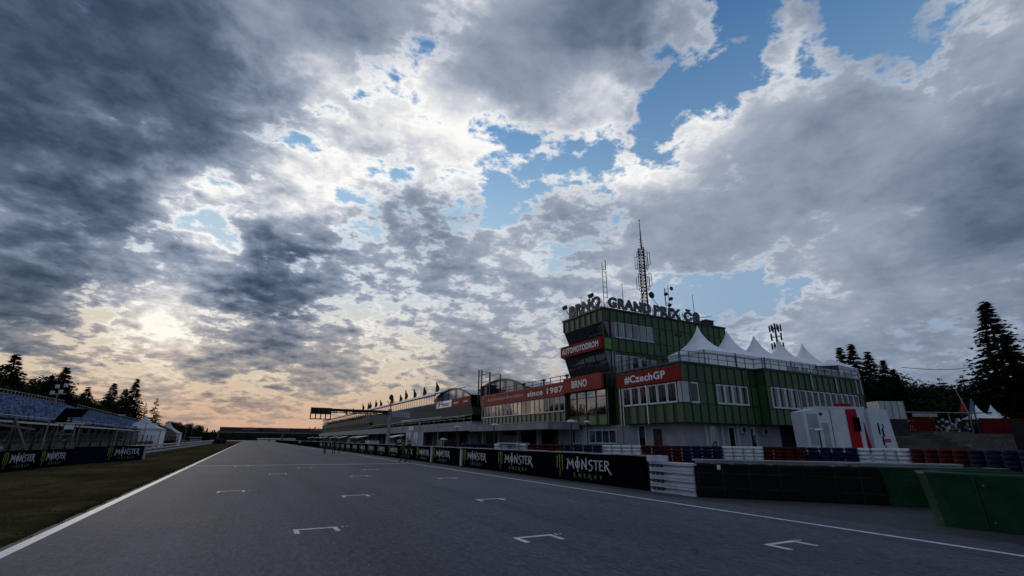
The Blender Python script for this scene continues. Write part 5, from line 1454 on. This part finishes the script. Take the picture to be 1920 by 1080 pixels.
def tv_camera():
    x, y = -14.6, 58.5
    t = thing('camera_platform', 'television camera under a black cover on a small scaffold platform', 'camera platform', (x, y, 0))
    b = MB()
    for dx, dy in ((-.7, -.8), (.7, -.8), (-.7, .8), (.7, .8)): b.bar((x + dx, y + dy, 0), (x + dx * .8, y + dy * .8, 2.9), .08)
    for z in (1.0, 2.0): b.bar((x - .7, y - .8, z), (x + .7, y - .8, z), .06); b.bar((x - .7, y - .8, z), (x + .7, y - .8, z + .9), .05)
    b.build('scaffold_legs', m_metal, t)
    MB().box(x - .8, x + .8, y - .9, y + .9, 2.9, 3.02).build('deck', m_metal_l, t)
    MB().box(x - .1, x + .55, y - 1.0, y - .92, 2.45, 2.85).build('white_box', m_t_white, t)
    b = MB(); b.hexa([(x - .9, y - .5, 3.5), (x + .5, y - .5, 3.6), (x + .5, y + .8, 3.6), (x - .9, y + .8, 3.5), (x - .55, y - .35, 4.3), (x + .9, y - .3, 4.25), (x + .9, y + .6, 4.25), (x - .55, y + .6, 4.3)])
    b.hexa([(x - 1.2, y - .3, 3.1), (x - .4, y - .3, 3.0), (x - .4, y + .4, 3.0), (x - 1.2, y + .4, 3.1), (x - .9, y - .3, 3.6), (x - .4, y - .3, 3.8), (x - .4, y + .4, 3.8), (x - .9, y + .4, 3.6)])
    b.build('black_cover', m_black, t)
    c = MB(); c.bar((x, y, 3.0), (x, y, 3.6), .12); c.build('tripod_column', m_metal_d, t)
tv_camera()
t = thing('pale_plate', 'pale green grey tilted plate lying on the left banner wall', 'plate', (-11.9, 34.6, 1.1))
MB().hexa([(-12.4, 33.5, 1.2), (-11.5, 33.5, 1.15), (-11.5, 36.2, 1.15), (-12.4, 36.2, 1.2), (-12.4, 33.5, 1.32), (-11.5, 33.5, 1.27), (-11.5, 36.2, 1.27), (-12.4, 36.2, 1.32)]).build('plate', m_conc, t)
G3 = 'white peaked tents beyond the left grandstands'
m_tp = m_plaster_l
pagoda(-17.5, 112, 0, 6.4, 3.4, 2.2, 'white peaked tent just beyond the left grandstand', G3, m_tp)
pagoda(-17.5, 144, 0, 5.4, 3.0, 2.5, 'white peaked tent standing alone farther along the left fence', G3, m_tp)
t = thing('marquee', 'low grey white marquee with a striped sloping roof between the two left tents', 'tent', (-17.5, 128, 0))
MB().hexa([(-20, 117, 3.3), (-15, 117, 3.1), (-15, 139, 2.8), (-20, 139, 3.0), (-20, 117, 4.6), (-16.5, 117, 4.5), (-16.5, 139, 3.6), (-20, 139, 3.7)]).build('roof_canvas', m_tp, t)
MB().box(-19.9, -15.1, 117.1, 138.9, 0, 3.0).build('side_wall', m_metal_d, t)
b = MB()
for i in range(14): b.bar((-15.0, 117.5 + i * 1.6, 3.1 - i * .022), (-16.4, 117.5 + i * 1.6, 4.55 - i * .062), .12)
b.build('roof_ribs', m_metal_d, t)
t = thing('tyre_pile', 'dark covered tyre pile on the verge beside the far left track edge', 'tyre pile', (-8.3, 215, 0))
for i in range(5): MB().lathe((-9.5 + (i % 2) * .8, 203 + i * 6, 0), [(1.2, 0), (1.3, .5), (1.25, 1.3), (1.1, 1.5)], 12).build('tyre_column', m_rubber, t)
t = thing('marshal_hut', 'small pale railed hut on the far left verge', 'hut', (-11.5, 150, 0))
MB().box(-13, -11, 148, 152, 0, 1.6).build('wall', m_conc, t); MB().box(-13.2, -10.8, 147.8, 152.2, 1.9, 2.05).build('roof', m_plaster_l, t)

# ================================================================== far end: bridge, white wall
def bridge():
    t = thing('track_bridge', 'dark red footbridge advertising board spanning the far end of the track', 'bridge', (15, 400, 0))
    MB().box(-19, 62, 400, 403, 6.3, 9.3).build('board', M('dark_red_board', (.055, .022, .024), .7), t)
    MB().box(-19.2, 62.2, 399.7, 403.3, 9.3, 9.5).build('top_rail', m_red, t)
    MB().box(-19, 62, 399.8, 400, 5.9, 6.3).build('girder', m_conc, t)
    for x in (-20, 21.0, 61): MB().box(x, x + 1.2, 400, 403, 0, 6.3).build('pier', m_conc_d, t)
    b = MB(); r = random.Random(2)
    for x0 in (-5, 17, 40):
        for i in range(9): b.box(x0 + i * .95, x0 + i * .95 + .6, 399.9, 400, 7.9, 8.5)
    b.build('pale_marks', m_pale_t, t)
    MB().lathe((7.2, 399.9, 8.2), [(1.3, 0), (1.3, .15)], 16, 'Y').build('round_emblem', m_metal_d, t)
bridge()
t = thing('white_wall', 'low white wall closing the far end of the straight', 'wall', (30, 600, 0))
MB().box(8, 46, 600, 600.5, 0, 2.6).build('wall', m_truck, t); MB().box(8, 46, 599.6, 600, 1.1, 1.5).build('dark_strip', m_metal_d, t)

# ================================================================== pit lane furniture behind the wall
def pit_perch(y, w, label):
    t = thing('pit_perch', label, 'pit stand', (16.4, y, 0), 0, 'pit wall stands with slanted white roofs')
    b = MB()
    for dx in (-.6, .6):
        for dy in (-w / 2, w / 2): b.bar((16.4 + dx, y + dy, 0), (16.4 + dx, y + dy, 2.2 + .2 * (dx > 0)), .07)
    b.build('frame', m_metal_d, t)
    MB().hexa([(15.6, y - w / 2 - .1, 2.1), (17.2, y - w / 2 - .1, 2.4), (17.2, y + w / 2 + .1, 2.4), (15.6, y + w / 2 + .1, 2.1), (15.6, y - w / 2 - .1, 2.17), (17.2, y - w / 2 - .1, 2.47), (17.2, y + w / 2 + .1, 2.47), (15.6, y + w / 2 + .1, 2.17)]).build('roof', m_t_white, t)
    MB().box(16.0, 16.8, y - w / 2 + .1, y + w / 2 - .1, .2, 1.5).build('console', m_metal_d, t)
pl = ['nearest', 'second', 'third', 'fourth', 'fifth', 'sixth', 'seventh', 'eighth']
for (y, w), o_ in zip(((62.5, 3.2), (84, 3.0), (89.5, 2.6), (103, 3.4), (114.5, 3.0), (130.5, 3.5), (142.5, 3.0), (160, 3.5)), pl):
    pit_perch(y, w, 'slanted white roofed pit stand behind the pit wall, %s from the tower end' % o_)
def wall_lamp(x, y, h, label):
    t = thing('pit_lamp', label, 'lamp', (x, y, 0), 0, 'white headed lamps behind the pit wall')
    MB().tube((x, y, 0), (x, y, h - .05), .045).build('pole', m_metal_d, t)
    b = MB(); b.lathe((x, y, h - .08), [(.04, 0), (.24, .05), (.26, .10), (.16, .18), (.03, .2)], 12); b.box(x - .06, x + .42, y - .06, y + .06, h, h + .08); b.build('lamp_head', m_t_white, t)
for (x, y, h, lb) in ((16.2, 23.3, 2.9, 'white headed lamp in front of the bay window of the tower'), (16.2, 33.4, 2.95, 'white headed lamp against the middle of the concrete canopy'),
                      (16.2, 40.9, 2.95, 'white headed lamp at the left end of the nearer concrete canopy'), (16.2, 44.4, 1.9, 'low white headed lamp just above the pit wall banners'),
                      (25.0, 33.6, 3.4, 'white lamp between the two white doors below the canopy')):
    wall_lamp(x, y, h, lb)
wall_lamp(DL(33, 20.7)[0], DL(33, 20.7)[1], 2.7, 'white headed lamp in front of the vent panel of the trailer')
t = thing('cabinet_pair', 'pair of tall white cabinets standing in the pit lane', 'cabinet', (18, 59.5, 0))
MB().box(17.6, 18.3, 59.9, 61.9, 0, 2.72).build('left_cabinet', m_tent_w, t); MB().box(17.6, 18.3, 57.0, 58.6, 0, 2.72).build('right_cabinet', m_tent_w, t)
b = MB(); b.box(17.58, 17.6, 60.85, 60.93, .1, 2.6); b.box(17.58, 17.6, 57.8, 57.86, .1, 2.6); b.build('door_gaps', m_metal_d, t)
t = thing('awning_frame', 'white slanted awning on thin posts above the pair of cabinets', 'awning', (18.5, 60, 0))
for y in (56.6, 64):
    MB().bar((17.6, y, 0), (17.6, y, 4.1), .07).build('post', m_metal, t); MB().bar((20, y, 0), (20, y, 4.3), .07).build('post', m_metal, t)
MB().hexa([(17.4, 56.2, 4.15), (20.2, 56.2, 4.5), (20.2, 64.2, 4.5), (17.4, 64.2, 4.15), (17.4, 56.2, 4.25), (20.2, 56.2, 4.6), (20.2, 64.2, 4.6), (17.4, 64.2, 4.25)]).build('canvas', m_t_white, t)
MB().box(18, 18.2, 60.3, 62.3, 3.05, 3.5).build('sign_panel', m_t_white, t)
t = thing('pit_table', 'long pale table standing behind the pit wall below the canopy', 'table', (17.5, 33.5, 0))
MB().box(17.0, 17.9, 31.0, 34.4, 1.62, 1.70).build('table_top', m_plaster_l, t)
for y in (31.2, 34.2):
    for x in (17.1, 17.8): MB().box(x - .04, x + .04, y - .04, y + .04, 0, 1.62).build('leg', m_metal, t)
def motorbike(x, y, rot, label, mat):
    t = thing('motorbike', label, 'motorbike', (x, y, 0), rot, 'motorbikes parked in front of the garages')
    for yy in (-.7, .7):
        w = MB(); w.lathe((-.05, yy, .32), [(.25, 0), (.32, .02), (.32, .1), (.25, .12)], 18, 'X'); w.build('wheel', m_rubber, t, local=True)
    b = MB(); b.hexa([(-.16, -.55, .35), (.16, -.55, .35), (.16, .45, .35), (-.16, .45, .35), (-.10, -.75, .85), (.10, -.75, .85), (.13, .35, .9), (-.13, .35, .9)])
    b.hexa([(-.14, .3, .5), (.14, .3, .5), (.14, .62, .6), (-.14, .62, .6), (-.18, .35, 1.1), (.18, .35, 1.1), (.1, .7, .9), (-.1, .7, .9)]); b.build('fairing', mat, t, local=True)
    h = MB(); h.bar((-.35, .42, 1.02), (.35, .42, 1.02), .04); h.bar((0, .7, .32), (0, .42, 1.0), .07); h.build('fork_and_bars', m_metal, t, local=True)
    MB().box(-.12, .12, -.75, -.1, .86, .94).build('seat', m_rubber, t, local=True)
motorbike(29.0, 45.0, .3, 'dark parked scooter under the right end of the canopy', m_metal_d)
motorbike(27.0, 54.5, 1.2, 'pale blue parked scooter under the canopy, left of the column', m_tent_w)
for i, (x, y, w, d, h, mt, lb) in enumerate(((27, 72, 2, 2.5, 1.7, m_metal_d, 'dark equipment crate in the pit lane below the far canopy, nearest'), (24, 80, 1.5, 3, 1.6, m_plaster, 'grey equipment crate in the pit lane, second'),
        (26, 92, 2, 3, 1.8, m_metal_d, 'dark equipment crate in the pit lane, third'), (23, 106, 2, 4, 1.7, m_tent_w, 'pale equipment crate in the pit lane, fourth'), (22, 122, 2, 4, 1.9, m_metal_d, 'dark equipment crate in the pit lane, farthest'))):
    t = thing('equipment_crate', lb, 'crate', (x, y, 0), 0, 'equipment crates in the pit lane')
    MB().box(x - w / 2, x + w / 2, y - d / 2, y + d / 2, .1, h).build('body', mt, t); MB().box(x - w / 2 - .05, x + w / 2 + .05, y - d / 2 - .05, y + d / 2 + .05, h, h + .08).build('lid', m_metal, t)
    for dy in (-d / 2 + .2, d / 2 - .2): MB().lathe((x - w / 2, y + dy, .1), [(.06, 0), (.1, .03), (.06, .06)], 8, 'X').build('castor', m_rubber, t)

# ================================================================== trees
def spruce(seed, levels=44, per=18, droop=.35, open_=0.0, bare=.06):
    """unit-height spruce: crown made of drooping sprays of small needle tufts"""
    r = random.Random(seed); c = MB(); w = MB()
    w.tube((0, 0, 0), (0, 0, 1.0), .014, .002, 6)
    for j in range(levels):
        f = j / (levels - 1); z = bare + (1 - bare) * f
        R = .25 * (1 - f) ** 1.0 * r.uniform(.85, 1.1) + .006
        for k in range(max(4, int(per * (1 - f * .5)))):
            if r.random() < open_: continue
            a = r.uniform(0, 6.283); L = R * r.uniform(.62, 1.12) * (1.18 if r.random() < .12 else 1); dz = -droop * L * r.uniform(.3, 1.2); zz = z + r.uniform(-.012, .012)
            ca, sa = math.cos(a), math.sin(a)
            if k < 3: w.bar((0, 0, zz), (ca * L * .9, sa * L * .9, zz + dz * .8), .004)
            n = max(3, int(L / .022))
            for i in range(1, n + 1):
                t = i / n; up = .06 * L * math.sin(t * 3.1)
                px_, py, pz = ca * L * t, sa * L * t, zz + dz * t + up
                for q in range(4):
                    s = .029 * r.uniform(.6, 1.25) * (1.25 - t * .6) * (1.08 - .55 * f); side = r.choice((-1, 1)); sp = r.uniform(.2, 1.1)
                    dx, dy, dz2 = (-sa * side * sp + ca * .6) * s * 1.6, (ca * side * sp + sa * .6) * s * 1.6, -r.uniform(-.1, .9) * s
                    b1 = Vector((px_, py, pz)); tip = b1 + Vector((dx, dy, dz2)); o = Vector((ca * s * .35, sa * s * .35, r.uniform(-.3, .5) * s))
                    c.add([b1 - o, b1 + o, tip], [(0, 1, 2)])
    return c, w
def broad(seed, blobs=14, leaves=7500):
    r = random.Random(seed); c = MB(); w = MB()
    w.tube((0, 0, 0), (.02, .01, .55), .028, .014, 7)
    cs = []
    for i in range(blobs):
        a = r.uniform(0, 6.283); rad = r.uniform(.03, .24); z = r.uniform(.32, .86); s = r.uniform(.10, .19) * (1.15 - abs(z - .5))
        cs.append((rad * math.cos(a), rad * math.sin(a), z, s)); w.tube((.01, 0, r.uniform(.2, .45)), (rad * math.cos(a), rad * math.sin(a), z), .010, .003, 5, cap=False)
    for i in range(leaves):
        x, y, z, s = cs[r.randrange(blobs)]
        v = Vector((r.gauss(0, 1), r.gauss(0, 1), r.gauss(0, 1))).normalized() * s * r.uniform(.35, 1.12)
        p = Vector((x, y, z)) + Vector((v.x, v.y, v.z * .85)); q = r.uniform(.014, .032)
        a = Vector((r.uniform(-1, 1), r.uniform(-1, 1), r.uniform(-1, 1))) * q; b_ = Vector((r.uniform(-1, 1), r.uniform(-1, 1), r.uniform(-1, 1))) * q
        c.add([p, p + a, p + b_], [(0, 1, 2)])
    return c, w
PROTO = {}
def tree(kind, seed, x, y, h, wid, label, cat='tree', group=None, rot=None, z=0.0, name=None):
    key = (kind, seed)
    rot = random.uniform(0, 6.28) if rot is None else rot
    if key not in PROTO:
        c, w = {'spruce': lambda: spruce(seed), 'thin': lambda: spruce(seed, 30, 9, .15, .30, .22), 'pine': lambda: spruce(seed, 12, 9, -.2, .2, .62), 'broad': lambda: broad(seed)}[kind]()
        t = thing(name or ('broadleaf_tree' if kind == 'broad' else 'conifer_tree'), label, cat, (x, y, z), rot, group)
        c.build('crown', m_leaf2 if kind == 'broad' else m_leaf, t, local=True)
        w.build('trunk', m_bark, t, local=True)
        PROTO[key] = t
    else:
        t = copy_tree(PROTO[key], None, (x, y, z), rot, label)
        if group: t['group'] = group
    t.scale = (h * wid, h * wid, h)
    return t
GL_ = 'dark trees behind the left grandstands'; GR = 'dark trees behind the paddock on the right'; GF = 'distant trees beyond the left tents'
# left group
for kd, sd, x, y, h, w, lb in (
    ('spruce', 1, -42, 112, 15.2, 1.5, 'dark broad conifer cut by the left edge of the picture'), ('broad', 21, -43, 121, 14.0, 1.1, 'bushy dark tree between the two conifers at the left edge'),
    ('spruce', 2, -42, 125, 16.6, 1.5, 'tall ragged conifer second from the left edge'), ('broad', 22, -42, 136, 11.5, 1.3, 'low bushy tree left of the tall pointed conifer'),
    ('spruce', 3, -42, 146, 15.0, 1.25, 'smaller conifer just left of the tall one above the camera platform'), ('spruce', 4, -42, 154, 17.8, 1.55, 'tallest pointed conifer behind the left grandstand railing'),
    ('broad', 21, -40, 165, 12.5, 1.2, 'bushy tree at the foot of the tallest left conifer'), ('spruce', 5, -42, 175, 15.0, 1.5, 'short wide conifer in the dip between the two left conifer groups'),
    ('broad', 22, -40, 188, 14.2, 1.2, 'dark bushy tree left of the pair of spires'), ('spruce', 2, -42, 202, 18.6, 1.4, 'left spire of the conifer pair before the gap of sky'),
    ('spruce', 3, -41, 214, 18.0, 1.3, 'middle conifer of the dense clump before the gap of sky'), ('spruce', 4, -42, 234, 23.4, 1.15, 'tall narrow conifer at the right end of the dense clump'),
    ('thin', 7, -42, 263, 16.5, .8, 'very thin half bare snag right of the dense clump'), ('thin', 8, -42, 287, 19.8, 1.0, 'lone pine with bare lower trunk standing against the sky')):
    tree(kd, sd, x, y, h, w * 1.3, lb, group=GL_)
for i in range(13):
    tree('broad', 21 + i % 2, -50 - (i % 3) * 4, 98 + i * 12, (16.2 if i < 8 else 14.0) + (i % 4) * .9, 1.7, 'dark bushy background tree filling the gaps behind the left conifers', group='background fill trees left')
for i, (x, y, h) in enumerate(((-44, 310, 9.5), (-40, 330, 12), (-36, 345, 10), (-40, 365, 12.5), (-34, 380, 9.5), (-38, 410, 13), (-33, 420, 10), (-36, 450, 13), (-31, 470, 10), (-40, 350, 11), (-37, 395, 11), (-45, 290, 9), (-41, 270, 8), (-44, 300, 10))):
    tree('broad' if i % 4 else 'spruce', (21 + i % 2) if i % 4 else 3, x, y, h, 1.45, 'distant dark round tree in the low row between the left tents and the bridge', group=GF)
# right group
for kd, sd, d, l, h, w, lb in (
    ('spruce', 2, 76, 53.5, 16.6, 1.5, 'leftmost ragged conifer top beside the green wing'), ('spruce', 1, 76, 55.4, 17.2, 1.4, 'tallest ragged conifer of the clump beside the green wing'),
    ('spruce', 5, 77, 58.6, 16.2, 1.5, 'third conifer from the left beside the green wing'), ('spruce', 3, 78, 61.6, 15.0, 1.4, 'fourth conifer of the right clump, above the pale container'),
    ('spruce', 4, 78, 63.0, 13.6, 1.5, 'fifth conifer of the right clump, stepping down'), ('broad', 22, 77, 65.2, 12.6, 1.5, 'bushy tree at the low end of the right clump'),
    ('spruce', 1, 70, 73.2, 22.8, 1.55, 'big dark spruce at the right edge with long drooping branches'), ('spruce', 5, 74, 87.0, 25.0, 1.5, 'second big spruce cut by the right edge'),
    ('pine', 12, 100, 90.0, 15.2, 1.5, 'flat topped pine left of the leaning mast'), ('pine', 13, 100, 95, 15.6, 2.0, 'flat topped spreading pine above the leaning mast')):
    x, y, z = DL(d, l); tree(kd, sd, x, y, h, w, lb, group=GR)
r7 = random.Random(8)
for i in range(26):
    l = 58 + i * 3.4; d = 100 + (i % 3) * 8; x, y, z = DL(d, l)
    tree('broad', 21 + i % 2, x, y, r7.uniform(14.5, 16.5) + (1.5 if i < 6 else 0), 1.6, 'dark bushy tree in the continuous wood behind the red fence', group='wood behind the red fence')
for i in range(8):
    x, y, z = DL(86 + (i % 2) * 4, 72 + i * 4.2, 3); tree('broad', 21 + i % 2, x, y, 11.0, 1.5, 'dark shrubby tree behind the small white tents by the big spruce', group='shrubs behind the small tents')
# far wood behind the bridge: one mass
def far_wood():
    r = random.Random(6); b = MB()
    for i in range(9000):
        x = r.uniform(-260, 420); top = 10.5 + 2.5 * math.sin(x * .05) + 2 * math.sin(x * .17 + 1) + 1.2 * math.sin(x * .6)
        if x > 60: top += 5
        z = r.uniform(0, 1) ** .7 * top; y = 690 + r.uniform(-12, 12) - z * .5; s = r.uniform(1.2, 2.6)
        p = Vector((x, y, z)); b.add([p, p + Vector((r.uniform(-s, s), r.uniform(-s, s), r.uniform(-s, s))), p + Vector((r.uniform(-s, s), r.uniform(-s, s), r.uniform(-s, s)))], [(0, 1, 2)])
    b.box(-260, 420, 700, 704, 0, 9)
    tag(b.build('far_wood', m_leaf2), 'low dark wood closing the horizon behind the bridge', kind='stuff')
far_wood()

# ================================================================== people
def cloth_mat(name, top, trousers, skin=(.30, .18, .12), hip=.94):
    m = bpy.data.materials.new(name); m.use_nodes = True; k = NT(m.node_tree); b = k.n['Principled BSDF']
    g = k.n.new('ShaderNodeTexCoord').outputs['Object']; X, Y, Z = k.xyz(g)
    n = k.m('ADD', Z, k.m('MULTIPLY', k.m('SUBTRACT', k.noise(g, 9, 3), .5), .02))
    c = k.mix(k.m('GREATER_THAN', n, hip), trousers + (1,), top + (1,))
    c = k.mix(k.m('GREATER_THAN', n, 1.50), c, skin + (1,))
    c = k.mix(k.m('LESS_THAN', n, .09), c, (.02, .02, .02, 1))
    k.put(b.inputs['Base Color'], c); b.inputs['Roughness'].default_value = .85
    return m
def person(x, y, rot, label, mat, stride=.22, arm=.1, s=1.0, bend=0.0):
    t = thing('person', label, 'person', (x, y, 0), rot, 'people on the track')
    J = [((0, 0, .95), .145), ((0, bend * .4, 1.18), .135), ((0, bend, 1.42), .125), ((0, bend * 1.1, 1.52), .062), ((0, bend * 1.2 + .02, 1.62), .095), ((0, bend * 1.2 + .02, 1.74), .075)]
    E = [(0, 1), (1, 2), (2, 3), (3, 4), (4, 5)]
    for sx in (-1, 1):
        st = stride * sx; n = len(J)
        J += [((sx * .10, 0, .88), .095), ((sx * .11, st * .45 + .04, .50), .066), ((sx * .11, st * .9 - .03, .09), .046), ((sx * .12, st * .9 + .13, .045), .042)]
        E += [(0, n), (n, n + 1), (n + 1, n + 2), (n + 2, n + 3)]
        n = len(J)
        J += [((sx * .20, bend, 1.40), .062), ((sx * .27, bend - st * .3, 1.12), .046), ((sx * .27, bend - st * .55 + arm, .87), .036), ((sx * .27, bend - st * .6 + arm + .03, .78), .034)]
        E += [(2, n), (n, n + 1), (n + 1, n + 2), (n + 2, n + 3)]
    me = bpy.data.meshes.new('body'); me.from_pydata([p for p, r in J], E, []); me.update(); me.materials.append(mat)
    o = link(bpy.data.objects.new('body', me)); attach(o, t)
    md = o.modifiers.new('Skin', 'SKIN'); md.use_smooth_shade = True
    sv = me.skin_vertices[0].data if len(me.skin_vertices) else None
    if sv:
        for i, (p, r) in enumerate(J): sv[i].radius = (r, r * (.78 if i < 3 else 1))
        sv[0].use_root = True
    ss = o.modifiers.new('Subdivision', 'SUBSURF'); ss.levels = 1; ss.render_levels = 2
    hb = MB(); hb.lathe((0, bend * 1.2 + .0, 1.66), [(.085, 0), (.105, .05), (.10, .11), (.055, .16), (.01, .175)], 12); hb.build('hair', m_hair, t, local=True, smooth=True)
    t.scale = (s, s, s)
    return t
m_hair = M('dark_hair', (.012, .009, .008), .7)
cm1 = cloth_mat('black_clothes', (.010, .010, .012), (.008, .008, .010)); cm2 = cloth_mat('dark_grey_clothes', (.022, .018, .018), (.010, .010, .012))
cm3 = cloth_mat('olive_and_black_clothes', (.055, .055, .012), (.010, .010, .010)); cm4 = cloth_mat('white_shirt_blue_trousers', (.45, .46, .52), (.03, .04, .10)); cm5 = cloth_mat('brown_clothes', (.06, .04, .035), (.015, .014, .016))
person(8.75, 67.2, .1, 'person in black walking alone, left of the three on the far track', cm1, .28)
person(10.2, 69.6, -.2, 'person in dark grey walking in the middle of the three on the far track', cm2, .2)
person(11.3, 72.2, .4, 'person in dark clothes walking on the right of the three on the far track', cm1, .26)
person(12.0, 42.6, 1.0, 'person in olive top standing astride at the track edge by the banners', cm3, .30, s=1.0, bend=.05)
person(12.6, 43.1, 2.4, 'person in dark clothes close beside the one in the olive top', cm2, .12)
person(11.2, 132.5, 0, 'distant person in a white shirt and blue trousers near the pit wall', cm4, .2)
person(13.2, 142.5, 0.3, 'distant person in brown near the pit wall beyond the white shirted one', cm5, .2)
person(9.4, 282, 0, 'tiny far person in the middle of the track below the bridge', cm1, .2)
